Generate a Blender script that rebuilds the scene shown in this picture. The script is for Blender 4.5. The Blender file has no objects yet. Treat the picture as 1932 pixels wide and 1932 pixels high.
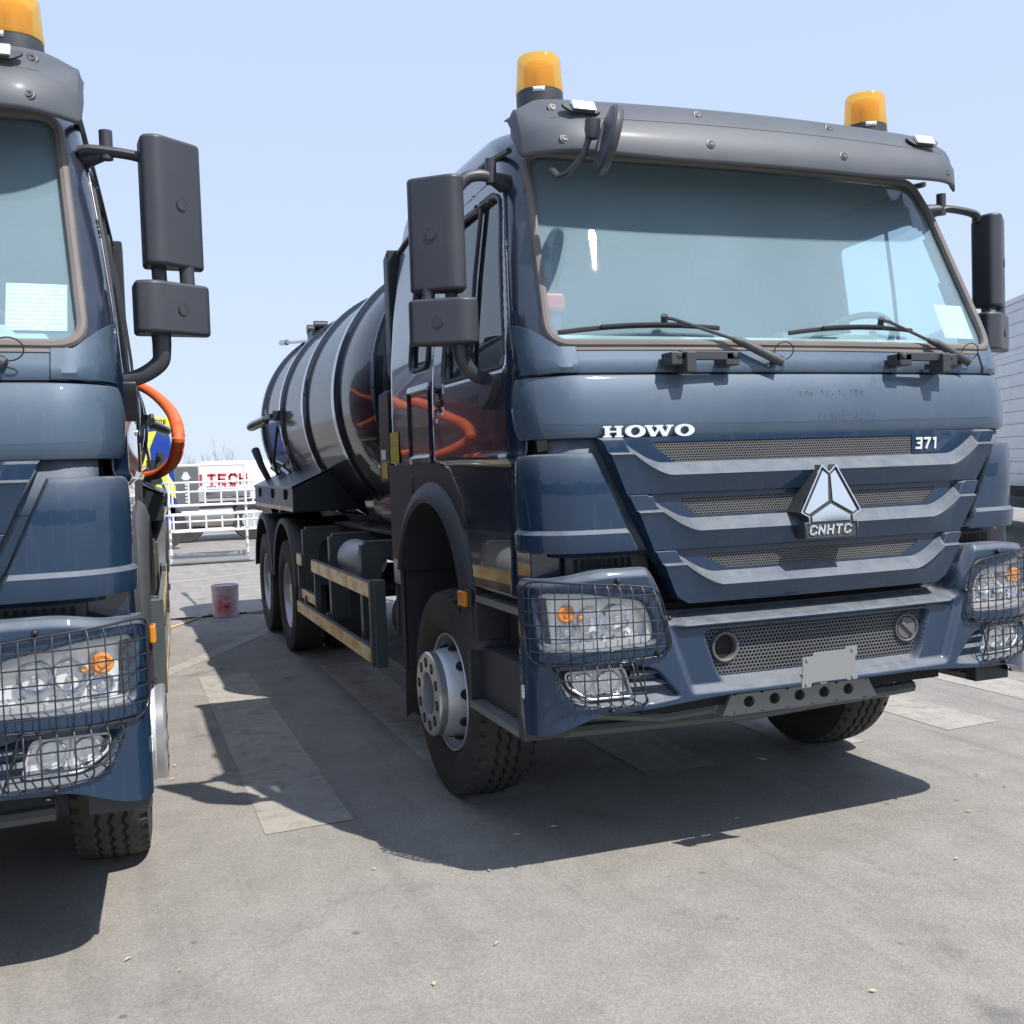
import bpy, bmesh, math, random
import numpy as np
from mathutils import Vector, Matrix
random.seed(7); rng = np.random.default_rng(7)
S = bpy.context.scene; COL = S.collection
sin, cos, pi = math.sin, math.cos, math.pi

# ------------------------------------------------------------------ camera
CX, CY, CZ, YAW, PIT, ROL, F = -2.67258, -3.52050, 1.62487, .363334, -.0432216, -.0333064, 1971.506
fw = Vector((sin(YAW)*cos(PIT), cos(YAW)*cos(PIT), sin(PIT)))
r0 = Vector((cos(YAW), -sin(YAW), 0)); u0 = r0.cross(fw)
r2 = r0*cos(ROL)+u0*sin(ROL); u2 = -r0*sin(ROL)+u0*cos(ROL)
cam = bpy.data.cameras.new('camera'); cam.sensor_width = 36; cam.lens = 36*F/1932
cam.clip_start = .05; cam.clip_end = 3000
co = bpy.data.objects.new('camera', cam); COL.objects.link(co)
M = Matrix((r2, u2, -fw)).transposed().to_4x4(); M.translation = Vector((CX, CY, CZ)); co.matrix_world = M
S.camera = co

# ------------------------------------------------------------------ light
SX, SY = -.37, .60                       # shadow offset per metre of height
sund = Vector((-SX, -SY, 1)).normalized()
elev = math.asin(sund.z); azim = math.atan2(sund.x, sund.y)
w = bpy.data.worlds.new('World'); S.world = w; w.use_nodes = True
nt = w.node_tree; bg = nt.nodes['Background']
sky = nt.nodes.new('ShaderNodeTexSky'); sky.sky_type = 'NISHITA'; sky.sun_disc = False
sky.sun_elevation = elev; sky.sun_rotation = azim
sky.air_density = 1.0; sky.dust_density = .6; sky.ozone_density = 1.5; sky.altitude = 0
tcw = nt.nodes.new('ShaderNodeTexCoord'); sxyz = nt.nodes.new('ShaderNodeSeparateXYZ'); nt.links.new(tcw.outputs['Generated'], sxyz.inputs[0])
hz = nt.nodes.new('ShaderNodeValToRGB'); hz.color_ramp.elements[0].position = .0; hz.color_ramp.elements[0].color = (.66, .775, .97, 1)
hz.color_ramp.elements[1].position = .55; hz.color_ramp.elements[1].color = (.54, .68, .98, 1); nt.links.new(sxyz.outputs[2], hz.inputs[0])
hs = nt.nodes.new('ShaderNodeVectorMath'); hs.operation = 'SCALE'; hs.inputs['Scale'].default_value = 3.4; nt.links.new(hz.outputs[0], hs.inputs[0])
mxw = nt.nodes.new('ShaderNodeMix'); mxw.data_type = 'RGBA'; mxw.inputs[0].default_value = .95       # milky spring haze over the clear-sky model
nt.links.new(sky.outputs[0], mxw.inputs[6]); nt.links.new(hs.outputs[0], mxw.inputs[7]); nt.links.new(mxw.outputs[2], bg.inputs[0]); bg.inputs[1].default_value = .15
sl = bpy.data.lights.new('sun', 'SUN'); sl.energy = 3.0; sl.angle = math.radians(.53); sl.color = (1, .955, .89)
so = bpy.data.objects.new('sun', sl); COL.objects.link(so)
so.rotation_euler = sund.to_track_quat('Z', 'Y').to_euler(); so.location = (0, 0, 20)
S.view_settings.view_transform = 'Standard'; S.view_settings.look = 'None'
S.view_settings.gamma = 1; S.view_settings.exposure = 1.02
S.render.resolution_x = S.render.resolution_y = 1024
S.cycles.max_bounces = 8; S.cycles.transparent_max_bounces = 12; S.cycles.caustics_reflective = False
S.cycles.caustics_refractive = False

# ------------------------------------------------------------------ materials
MATS = {}
def mat(name, col, rough=.5, metal=0, coat=0, dust=0, dustcol=(.30, .27, .24), bump=0, bscale=60, var=0, vscale=3,
        spec=.5, trans=0, streak=0, coatr=.03, updust=0):
    m = bpy.data.materials.new(name); m.use_nodes = True; n = m.node_tree; N = n.nodes; L = n.links
    b = N['Principled BSDF']
    b.inputs['Base Color'].default_value = (*col, 1); b.inputs['Roughness'].default_value = rough
    b.inputs['Metallic'].default_value = metal; b.inputs['Coat Weight'].default_value = coat
    b.inputs['Coat Roughness'].default_value = coatr; b.inputs['Specular IOR Level'].default_value = spec
    b.inputs['Transmission Weight'].default_value = trans
    tc = N.new('ShaderNodeTexCoord'); c = None
    def noise(sc, det=6, stretch=None, rgh=.6):
        t = N.new('ShaderNodeTexNoise'); t.inputs['Scale'].default_value = sc; t.inputs['Detail'].default_value = det
        t.inputs['Roughness'].default_value = rgh
        if stretch:
            mp = N.new('ShaderNodeMapping'); mp.inputs['Scale'].default_value = stretch
            L.new(tc.outputs['Object'], mp.inputs[0]); L.new(mp.outputs[0], t.inputs[0])
        else: L.new(tc.outputs['Object'], t.inputs[0])
        return t.outputs['Fac']
    def ramp(src, a, b_, lo=0, hi=1):
        r = N.new('ShaderNodeMapRange'); r.inputs[1].default_value = a; r.inputs[2].default_value = b_
        r.inputs[3].default_value = lo; r.inputs[4].default_value = hi; L.new(src, r.inputs[0]); return r.outputs[0]
    def mixc(fac, c1, c2):
        x = N.new('ShaderNodeMix'); x.data_type = 'RGBA'
        L.new(fac, x.inputs[0])
        for i, q in ((6, c1), (7, c2)):
            if isinstance(q, tuple): x.inputs[i].default_value = (*q, 1)
            else: L.new(q, x.inputs[i])
        return x.outputs[2]
    def add(a, b_):
        x = N.new('ShaderNodeMath'); x.operation = 'ADD'; x.use_clamp = True; L.new(a, x.inputs[0]); L.new(b_, x.inputs[1]); return x.outputs[0]
    cur = col
    if var:
        cur = mixc(ramp(noise(vscale), .3, .7), tuple(v*(1-var) for v in col), tuple(min(1, v*(1+var)) for v in col))
    if dust or updust or streak:
        f = ramp(noise(2.3, 8), .35, .8, 0, dust) if dust else None
        if streak:
            s_ = ramp(noise(5, 5, (9, 9, .5)), .56, .8, 0, streak); f = add(f, s_) if f else s_
        if updust:
            g = N.new('ShaderNodeNewGeometry'); sp = N.new('ShaderNodeSeparateXYZ'); L.new(g.outputs['Normal'], sp.inputs[0])
            q = ramp(sp.outputs[2], .0, .85, 0, 1); nn = ramp(noise(14, 8), .25, .7, .45, 1)
            x = N.new('ShaderNodeMath'); x.operation = 'MULTIPLY'; L.new(q, x.inputs[0]); L.new(nn, x.inputs[1])
            y = N.new('ShaderNodeMath'); y.operation = 'MULTIPLY'; L.new(x.outputs[0], y.inputs[0]); y.inputs[1].default_value = updust
            f = add(f, y.outputs[0]) if f else y.outputs[0]
        cur = mixc(f, cur, dustcol)
        L.new(ramp(f, 0, 1, rough, .85), b.inputs['Roughness'])
        if coat: L.new(ramp(f, 0, .7, coat, 0), b.inputs['Coat Weight'])
    if not isinstance(cur, tuple): L.new(cur, b.inputs['Base Color'])
    if bump:
        bp = N.new('ShaderNodeBump'); bp.inputs['Strength'].default_value = bump; bp.inputs['Distance'].default_value = .002
        L.new(noise(bscale, 4), bp.inputs['Height']); L.new(bp.outputs[0], b.inputs['Normal'])
    MATS[name] = m; return m
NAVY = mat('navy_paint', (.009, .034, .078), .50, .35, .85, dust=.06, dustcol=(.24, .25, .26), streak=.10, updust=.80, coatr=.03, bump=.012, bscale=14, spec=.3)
NAVYH = mat('dusty_sheen_navy_paint', (.042, .076, .120), .48, .25, .9, dust=.14, dustcol=(.24, .27, .30), streak=.10, updust=.5, coatr=.03, bump=.010, bscale=14, spec=.3)  # dust film, with sky sheen lightened into the base colour
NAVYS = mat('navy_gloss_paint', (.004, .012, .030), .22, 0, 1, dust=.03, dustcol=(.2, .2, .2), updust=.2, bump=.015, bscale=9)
TANKP = mat('tank_paint', (.003, .006, .012), .45, 0, .6, dust=.02, dustcol=(.2, .2, .2), updust=.05, bump=.12, bscale=2.2, coatr=.07, spec=.12)
GREYP = mat('grey_visor_paint', (.062, .072, .088), .55, 0, .06, dust=.18, dustcol=(.26, .25, .25), var=.08, coatr=.2, bump=.05, bscale=120)
PLAST = mat('black_plastic', (.034, .037, .044), .46, 0, 0, dust=.22, dustcol=(.12, .115, .11), bump=.25, bscale=300, updust=.35)
MIRR = mat('mirror_plastic', (.034, .038, .048), .42, 0, .1, dust=.2, dustcol=(.11, .11, .115), bump=.15, bscale=300, updust=.25, coatr=.3)
GREEN = mat('chassis_paint', (.060, .078, .080), .42, 0, .2, dust=.15, var=.1, coatr=.2, updust=.3)
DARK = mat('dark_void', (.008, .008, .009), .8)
MESHM = mat('grille_plastic', (.095, .096, .10), .55, 0, 0, dust=.4, dustcol=(.20, .195, .185), updust=.3, bump=.2, bscale=200)
RUB = mat('tyre_rubber', (.030, .030, .031), .75, 0, 0, dust=.6, dustcol=(.11, .095, .08), bump=.4, bscale=90)
RUBD = mat('worn_rubber', (.026, .025, .024), .85, dust=.7, dustcol=(.13, .11, .09), bump=.5, bscale=90)
SEALM = mat('dusty_seal', (.13, .115, .108), .7, dust=.5, dustcol=(.27, .24, .22), bump=.3, bscale=150)
SILV = mat('silver_paint', (.62, .64, .67), .34, .45, .2, dust=.2, dustcol=(.35, .33, .31), var=.05)
CHR = mat('chrome', (.86, .87, .89), .06, 1)
STEEL = mat('brushed_steel', (.50, .50, .51), .28, 1, dust=.15)
REFL = mat('reflector', (.95, .96, .97), .20, .35)
BADGE = mat('bright_badge', (.88, .89, .91), .28, .45)
BEZ = mat('lamp_bezel', (.55, .56, .57), .35, .3, dust=.15)
WHT = mat('white_paint', (.78, .78, .77), .35, 0, .3, dust=.1)
DIRT = mat('paper', (.70, .74, .72), .8)
YEL = mat('yellow_label', (.62, .47, .05), .5)
REDM = mat('red_plastic', (.62, .035, .03), .4)
INTG = mat('interior_grey', (.50, .60, .56), .75, var=.06)
INTD = mat('interior_dark', (.055, .06, .07), .8)
BLUE = mat('blue_cab', (.012, .05, .30), .3, 0, .6)
YSW = mat('yellow_swoosh', (.72, .74, .05), .5)
GREYT = mat('grey_box', (.13, .14, .14), .6)
REDL = mat('red_letters', (.55, .03, .03), .5)
PLATE = mat('plate_bracket', (.21, .22, .22), .5, 0, 0, dust=.15)
HOSE = mat('orange_hose', (.74, .13, .03), .6, 0, 0)
BLKM = mat('black_metal', (.020, .021, .024), .5, .1, .1)
BOXM = mat('toolbox_sheet', (.018, .024, .032), .4, .1, .15, dust=.12, dustcol=(.12, .12, .12))
ORNG = mat('amber_plastic', (.85, .27, .015), .2, 0, .6, trans=.2)
ROOFW = mat('roof_paint', (.02, .035, .06), .3, 0, 1, updust=.4)

def front_fresnel(N, L, fr):
    g = N.new('ShaderNodeNewGeometry'); a = N.new('ShaderNodeMath'); a.operation = 'SUBTRACT'; a.inputs[0].default_value = 1; L.new(g.outputs['Backfacing'], a.inputs[1])
    b = N.new('ShaderNodeMath'); b.operation = 'MULTIPLY'; L.new(fr.outputs[0], b.inputs[0]); L.new(a.outputs[0], b.inputs[1]); return b.outputs[0]
def glassmat(name, tint, dustc, dustw, rough=.0):
    m = bpy.data.materials.new(name); m.use_nodes = True; n = m.node_tree; N = n.nodes; L = n.links
    for x in list(N): N.remove(x)
    o = N.new('ShaderNodeOutputMaterial'); t = N.new('ShaderNodeBsdfTransparent'); t.inputs[0].default_value = (*tint, 1)
    g = N.new('ShaderNodeBsdfGlossy'); g.inputs['Roughness'].default_value = rough; g.inputs[0].default_value = (1, 1, 1, 1)
    fr = N.new('ShaderNodeFresnel'); fr.inputs[0].default_value = 1.52
    d = N.new('ShaderNodeBsdfDiffuse'); d.inputs[0].default_value = (*dustc, 1)
    m1 = N.new('ShaderNodeMixShader'); m2 = N.new('ShaderNodeMixShader')
    tc = N.new('ShaderNodeTexCoord'); no = N.new('ShaderNodeTexNoise'); no.inputs['Scale'].default_value = 1.6; no.inputs['Detail'].default_value = 5
    mp = N.new('ShaderNodeMapping'); mp.inputs['Scale'].default_value = (1, 1, .5); L.new(tc.outputs['Object'], mp.inputs[0]); L.new(mp.outputs[0], no.inputs[0])
    r = N.new('ShaderNodeMapRange'); r.inputs[1].default_value = .3; r.inputs[2].default_value = .75
    r.inputs[3].default_value = dustw*.88; r.inputs[4].default_value = dustw*1.12; L.new(no.outputs['Fac'], r.inputs[0])
    L.new(r.outputs[0], m1.inputs[0]); L.new(t.outputs[0], m1.inputs[1]); L.new(d.outputs[0], m1.inputs[2])
    L.new(front_fresnel(N, L, fr), m2.inputs[0]); L.new(m1.outputs[0], m2.inputs[1]); L.new(g.outputs[0], m2.inputs[2])
    L.new(m2.outputs[0], o.inputs[0]); MATS[name] = m; return m
WGL = glassmat('windshield_glass', (.90, .965, .975), (.64, .86, .97), .15, .004)
SGL = glassmat('side_glass', (.82, .89, .89), (.3, .4, .42), .02, .0)
LENS = glassmat('lamp_lens', (.985, .99, .99), (.8, .8, .8), .012, .0)
def ambermat():
    m = bpy.data.materials.new('amber_dome'); m.use_nodes = True; n = m.node_tree; N = n.nodes; L = n.links
    for x in list(N): N.remove(x)
    o = N.new('ShaderNodeOutputMaterial'); t = N.new('ShaderNodeBsdfTransparent'); t.inputs[0].default_value = (1, .80, .34, 1)
    d = N.new('ShaderNodeBsdfTranslucent'); d.inputs[0].default_value = (1, .62, .05, 1)
    d2 = N.new('ShaderNodeBsdfDiffuse'); d2.inputs[0].default_value = (1, .60, .10, 1)
    g = N.new('ShaderNodeBsdfGlossy'); g.inputs[1].default_value = .05
    fr = N.new('ShaderNodeFresnel'); fr.inputs[0].default_value = 1.5
    a = N.new('ShaderNodeMixShader'); a.inputs[0].default_value = .5; L.new(d.outputs[0], a.inputs[1]); L.new(d2.outputs[0], a.inputs[2])
    b = N.new('ShaderNodeMixShader'); b.inputs[0].default_value = .38; L.new(t.outputs[0], b.inputs[1]); L.new(a.outputs[0], b.inputs[2])
    c = N.new('ShaderNodeMixShader'); L.new(front_fresnel(N, L, fr), c.inputs[0]); L.new(b.outputs[0], c.inputs[1]); L.new(g.outputs[0], c.inputs[2])
    L.new(c.outputs[0], o.inputs[0]); return m
AMB = ambermat()
def linesmat(name, base, ink, sc, axis=2, thr=.55):
    m = bpy.data.materials.new(name); m.use_nodes = True; n = m.node_tree; N = n.nodes; L = n.links; b = N['Principled BSDF']
    b.inputs['Roughness'].default_value = .6
    tc = N.new('ShaderNodeTexCoord'); wv = N.new('ShaderNodeTexWave'); wv.bands_direction = 'XYZ'[axis]; wv.inputs['Scale'].default_value = sc
    L.new(tc.outputs['Object'], wv.inputs[0])
    no = N.new('ShaderNodeTexNoise'); no.inputs['Scale'].default_value = 90; mp = N.new('ShaderNodeMapping'); mp.inputs['Scale'].default_value = (1, 1, .5)
    L.new(tc.outputs['Object'], mp.inputs[0]); L.new(mp.outputs[0], no.inputs[0])
    a = N.new('ShaderNodeMath'); a.operation = 'GREATER_THAN'; a.inputs[1].default_value = thr; L.new(wv.outputs['Fac'], a.inputs[0])
    c = N.new('ShaderNodeMath'); c.operation = 'GREATER_THAN'; c.inputs[1].default_value = .46; L.new(no.outputs['Fac'], c.inputs[0])
    e = N.new('ShaderNodeMath'); e.operation = 'MULTIPLY'; L.new(a.outputs[0], e.inputs[0]); L.new(c.outputs[0], e.inputs[1])
    f = N.new('ShaderNodeMath'); f.operation = 'MULTIPLY'; f.inputs[1].default_value = .6; L.new(e.outputs[0], f.inputs[0])
    x = N.new('ShaderNodeMix'); x.data_type = 'RGBA'; L.new(f.outputs[0], x.inputs[0]); x.inputs[6].default_value = (*base, 1); x.inputs[7].default_value = (*ink, 1)
    L.new(x.outputs[2], b.inputs['Base Color']); return m
PAPER = linesmat('printed_sheet', (.78, .83, .80), (.25, .3, .3), 22)
YLAB = linesmat('printed_yellow_label', (.62, .48, .06), (.1, .08, .02), 24)
def tapemat():
    m = bpy.data.materials.new('reflective_tape'); m.use_nodes = True; n = m.node_tree; N = n.nodes; L = n.links; b = N['Principled BSDF']
    tc = N.new('ShaderNodeTexCoord'); v = N.new('ShaderNodeTexNoise'); v.inputs['Scale'].default_value = 5; v.inputs['Detail'].default_value = 3
    mp = N.new('ShaderNodeMapping'); mp.inputs['Scale'].default_value = (1, 1, 2.2); L.new(tc.outputs['Object'], mp.inputs[0]); L.new(mp.outputs[0], v.inputs[0])
    r = N.new('ShaderNodeValToRGB'); r.color_ramp.elements[0].position = .38; r.color_ramp.elements[0].color = (.66, .36, .05, 1)
    r.color_ramp.elements[1].position = .62; r.color_ramp.elements[1].color = (.95, .78, .42, 1)
    L.new(v.outputs['Fac'], r.inputs[0]); L.new(r.outputs[0], b.inputs['Base Color'])
    b.inputs['Roughness'].default_value = .3; b.inputs['Metallic'].default_value = 0; return m
TAPE = tapemat()
def asphalt():
    m = bpy.data.materials.new('asphalt'); m.use_nodes = True; n = m.node_tree; N = n.nodes; L = n.links; b = N['Principled BSDF']
    tc = N.new('ShaderNodeTexCoord')
    def no(sc, det, rg=.6):
        t = N.new('ShaderNodeTexNoise'); t.inputs['Scale'].default_value = sc; t.inputs['Detail'].default_value = det; t.inputs['Roughness'].default_value = rg
        L.new(tc.outputs['Object'], t.inputs[0]); return t.outputs['Fac']
    def ramp(src, pts):
        r = N.new('ShaderNodeValToRGB'); e = r.color_ramp.elements
        while len(e) < len(pts): e.new(.5)
        for q, (p_, c) in zip(e, pts): q.position = p_; q.color = (c, c, c, 1)
        L.new(src, r.inputs[0]); return r.outputs[0]
    def mul(a, b_):
        x = N.new('ShaderNodeMix'); x.data_type = 'RGBA'; x.blend_type = 'MULTIPLY'; x.inputs[0].default_value = 1
        L.new(a, x.inputs[6]); L.new(b_, x.inputs[7]); return x.outputs[2]
    base = N.new('ShaderNodeMix'); base.data_type = 'RGBA'; L.new(no(.55, 7), base.inputs[0])
    base.inputs[6].default_value = (.252, .238, .218, 1); base.inputs[7].default_value = (.308, .287, .257, 1)
    c = mul(base.outputs[2], ramp(no(3.1, 9), [(.3, .84), (.7, 1.08)]))
    v = N.new('ShaderNodeTexVoronoi'); v.inputs['Scale'].default_value = 115; L.new(tc.outputs['Object'], v.inputs[0])
    c = mul(c, ramp(v.outputs['Color'], [(.0, .83), (.5, .99), (1, 1.17)]))
    c = mul(c, ramp(no(420, 2), [(.3, .78), (.7, 1.2)]))
    # oil stains
    s = N.new('ShaderNodeTexNoise'); s.inputs['Scale'].default_value = 1.7; s.inputs['Detail'].default_value = 3; L.new(tc.outputs['Object'], s.inputs[0])
    c = mul(c, ramp(s.outputs['Fac'], [(.0, .62), (.29, .66), (.36, 1), (1, 1)]))
    ve = N.new('ShaderNodeTexVoronoi'); ve.feature = 'DISTANCE_TO_EDGE'; ve.inputs['Scale'].default_value = .33          # hairline cracks
    wn = N.new('ShaderNodeTexNoise'); wn.inputs['Scale'].default_value = 2.2; wn.inputs['Detail'].default_value = 8; L.new(tc.outputs['Object'], wn.inputs[0])
    vm = N.new('ShaderNodeVectorMath'); vm.operation = 'MULTIPLY_ADD'; vm.inputs[1].default_value = (.9, .9, 0); L.new(wn.outputs['Color'], vm.inputs[0]); L.new(tc.outputs['Object'], vm.inputs[2]); L.new(vm.outputs[0], ve.inputs[0])
    c = mul(c, ramp(ve.outputs['Distance'], [(.0, .88), (.0010, .93), (.0020, 1), (1, 1)]))
    ts = N.new('ShaderNodeMapping'); ts.inputs['Rotation'].default_value = (0, 0, .35); ts.inputs['Scale'].default_value = (5, .35, 1); L.new(tc.outputs['Object'], ts.inputs[0])
    tn = N.new('ShaderNodeTexNoise'); tn.inputs['Scale'].default_value = 1.3; tn.inputs['Detail'].default_value = 6; L.new(ts.outputs[0], tn.inputs[0])
    c = mul(c, ramp(tn.outputs['Fac'], [(.30, .86), (.45, 1), (1, 1.03)]))
    dp = N.new('ShaderNodeTexVoronoi'); dp.inputs['Scale'].default_value = 3.1; L.new(tc.outputs['Object'], dp.inputs[0])
    c = mul(c, ramp(dp.outputs['Distance'], [(.0, .55), (.035, .62), (.06, 1), (1, 1)]))
    L.new(c, b.inputs['Base Color']); b.inputs['Roughness'].default_value = .82; b.inputs['Specular IOR Level'].default_value = .35
    bp = N.new('ShaderNodeBump'); bp.inputs['Strength'].default_value = .5; bp.inputs['Distance'].default_value = .004
    h = N.new('ShaderNodeMath'); h.operation = 'ADD'; L.new(v.outputs['Distance'], h.inputs[0]); L.new(no(300, 3), h.inputs[1])
    L.new(h.outputs[0], bp.inputs['Height']); L.new(bp.outputs[0], b.inputs['Normal']); return m
ASPH = asphalt()
def marking():
    m = bpy.data.materials.new('worn_marking'); m.use_nodes = True; n = m.node_tree; N = n.nodes; L = n.links; b = N['Principled BSDF']
    tc = N.new('ShaderNodeTexCoord')
    def no(sc, det, st=(1, 1, 1)):
        mp = N.new('ShaderNodeMapping'); mp.inputs['Scale'].default_value = st; L.new(tc.outputs['Object'], mp.inputs[0])
        t = N.new('ShaderNodeTexNoise'); t.inputs['Scale'].default_value = sc; t.inputs['Detail'].default_value = det; t.inputs['Roughness'].default_value = .7
        L.new(mp.outputs[0], t.inputs[0]); return t.outputs['Fac']
    x = N.new('ShaderNodeMix'); x.data_type = 'RGBA'
    r = N.new('ShaderNodeMapRange'); r.inputs[1].default_value = .36; r.inputs[2].default_value = .64; L.new(no(7, 10, (1, .5, 1)), r.inputs[0]); L.new(r.outputs[0], x.inputs[0])
    x.inputs[6].default_value = (.315, .295, .262, 1); x.inputs[7].default_value = (.39, .362, .315, 1)
    y = N.new('ShaderNodeMix'); y.data_type = 'RGBA'; y.blend_type = 'MULTIPLY'; y.inputs[0].default_value = 1; L.new(x.outputs[2], y.inputs[6])
    r2_ = N.new('ShaderNodeMapRange'); r2_.inputs[1].default_value = .3; r2_.inputs[2].default_value = .7; r2_.inputs[3].default_value = .8; r2_.inputs[4].default_value = 1.15
    L.new(no(330, 2), r2_.inputs[0]); L.new(r2_.outputs[0], y.inputs[7])
    L.new(y.outputs[2], b.inputs['Base Color']); b.inputs['Roughness'].default_value = .8
    wr = N.new('ShaderNodeMapRange'); wr.inputs[1].default_value = .36; wr.inputs[2].default_value = .50; wr.inputs[3].default_value = .74; wr.inputs[4].default_value = 1.0; L.new(no(9, 12), wr.inputs[0])
    L.new(wr.outputs[0], b.inputs['Alpha'])
    bp = N.new('ShaderNodeBump'); bp.inputs['Strength'].default_value = .4; bp.inputs['Distance'].default_value = .003; L.new(no(260, 3), bp.inputs['Height']); L.new(bp.outputs[0], b.inputs['Normal'])
    return m
MARK = marking()

# ------------------------------------------------------------------ mesh helper
class MB:
    def __init__(s): s.v = []; s.f = []
    def add(s, vs, fs):
        o = len(s.v); s.v += [tuple(map(float, v)) for v in vs]; s.f += [tuple(i+o for i in f) for f in fs]; return s
    def box(s, x0, x1, y0, y1, z0, z1):
        v = [(x, y, z) for x in (x0, x1) for y in (y0, y1) for z in (z0, z1)]
        return s.add(v, [(0, 1, 3, 2), (4, 6, 7, 5), (0, 4, 5, 1), (2, 3, 7, 6), (0, 2, 6, 4), (1, 5, 7, 3)])
    def prism(s, poly, d, fn):
        """poly 2d points, fn(a,b,t)->xyz, extrude t 0..d"""
        n = len(poly); v = [fn(a, b, 0) for a, b in poly]+[fn(a, b, d) for a, b in poly]
        s.add(v, [tuple(range(n)), tuple(range(2*n-1, n-1, -1))]+[(i, i+n, (i+1) % n+n, (i+1) % n) for i in range(n)]); return s
    def tube(s, path, r, n=8, caps=True, flat=1, closed=False):
        P = [Vector(p) for p in path]; m = len(P); vs = []; fs = []; up = None
        for i, p in enumerate(P):
            if closed: t = (P[(i+1) % m]-P[i-1]).normalized()
            else: t = (P[min(i+1, m-1)]-P[max(i-1, 0)]).normalized()
            if up is None:
                up = Vector((0, 0, 1)) if abs(t.z) < .9 else Vector((0, 1, 0))
            a = (up-t*up.dot(t)).normalized(); b = t.cross(a); up = a
            rr = r[i] if isinstance(r, (list, tuple)) else r
            vs += [p+a*(rr*cos(2*pi*k/n)*flat)+b*(rr*sin(2*pi*k/n)) for k in range(n)]
        seg = m if closed else m-1
        for i in range(seg):
            for k in range(n):
                j = (i+1) % m; fs.append((i*n+k, i*n+(k+1) % n, j*n+(k+1) % n, j*n+k))
        if caps and not closed: fs += [tuple(range(n-1, -1, -1)), tuple((m-1)*n+k for k in range(n))]
        return s.add(vs, fs)
    def lathe(s, prof, o=(0, 0, 0), ax=(0, 0, 1), n=32, a0=0, a1=2*pi, caps=False):
        """prof list of (r,h) along ax"""
        o = Vector(o); ax = Vector(ax).normalized(); e = Vector((0, 0, 1)) if abs(ax.z) < .9 else Vector((1, 0, 0))
        a = (e-ax*e.dot(ax)).normalized(); b = ax.cross(a); full = abs(a1-a0-2*pi) < 1e-6
        m = n if full else n+1; vs = []; fs = []
        for r, h in prof:
            for k in range(m):
                t = a0+(a1-a0)*k/n; vs.append(o+ax*h+a*(r*cos(t))+b*(r*sin(t)))
        for i in range(len(prof)-1):
            for k in range(n):
                k2 = (k+1) % m; fs.append((i*m+k, i*m+k2, (i+1)*m+k2, (i+1)*m+k))
        if caps: fs += [tuple(range(m-1, -1, -1)), tuple((len(prof)-1)*m+k for k in range(m))]
        return s.add(vs, fs)
    def grid(s, A, cu=False, cv=False, mask=None):
        A = np.asarray(A, float); nu, nv = A.shape[:2]; fs = []
        for i in range(nu if cu else nu-1):
            for j in range(nv if cv else nv-1):
                if mask is not None and not mask[i, j]: continue
                i2 = (i+1) % nu; j2 = (j+1) % nv; fs.append((i*nv+j, i2*nv+j, i2*nv+j2, i*nv+j2))
        return s.add(A.reshape(-1, 3).tolist(), fs)
    def slab(s, A, off, mask=None):
        """closed slab: grid A front, A+off back, walls round the rim"""
        A = np.asarray(A, float); nu, nv = A.shape[:2]; B = A+np.asarray(off)
        s.grid(A, mask=mask); s.grid(B, mask=mask)
        if mask is None:
            rim = [(i, 0) for i in range(nu)]+[(nu-1, j) for j in range(1, nv)]+[(i, nv-1) for i in range(nu-2, -1, -1)]+[(0, j) for j in range(nv-2, 0, -1)]
            v = [A[i, j] for i, j in rim]+[B[i, j] for i, j in rim]; n = len(rim)
            s.add(v, [(k, (k+1) % n, (k+1) % n+n, k+n) for k in range(n)])
        return s
    def mir(s):
        o = MB(); o.v = [(-x, y, z) for x, y, z in s.v]; o.f = [tuple(reversed(f)) for f in s.f]; return o
    def xf(s, M4):
        s.v = [tuple(M4 @ Vector(v)) for v in s.v]; return s
    def build(s, name, m, parent=None, sharp=35, bev=0, smooth=True, weld=True, solid=0, seg=2):
        me = bpy.data.meshes.new(name); me.from_pydata(s.v, [], s.f)
        bm = bmesh.new(); bm.from_mesh(me)
        if weld: bmesh.ops.remove_doubles(bm, verts=bm.verts, dist=2e-5)
        bmesh.ops.delete(bm, geom=[v for v in bm.verts if not v.link_faces], context='VERTS')
        bmesh.ops.recalc_face_normals(bm, faces=bm.faces); bm.to_mesh(me); bm.free()
        if smooth:
            me.polygons.foreach_set('use_smooth', [True]*len(me.polygons)); me.set_sharp_from_angle(angle=math.radians(sharp))
        o = bpy.data.objects.new(name, me); COL.objects.link(o); me.materials.append(m)
        if parent: o.parent = parent
        if solid:
            q = o.modifiers.new('thickness', 'SOLIDIFY'); q.thickness = solid; q.offset = -1
        if bev:
            q = o.modifiers.new('bevel', 'BEVEL'); q.width = bev; q.segments = seg; q.limit_method = 'ANGLE'; q.angle_limit = math.radians(32); q.harden_normals = True
        return o
def empty(name, loc=(0, 0, 0)):
    o = bpy.data.objects.new(name, None); o.location = loc; COL.objects.link(o); return o
def tag(o, label, cat, group=None):
    o['label'] = label; o['category'] = cat
    if group: o['group'] = group
    return o
def pair(name, mb, m, parent, **k):
    return [mb.build(name, m, parent, **k), mb.mir().build(name, m, parent, **k)]
def smooth(a, b, x):
    t = np.clip((x-a)/(b-a), 0, 1); return t*t*(3-2*t)
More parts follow.
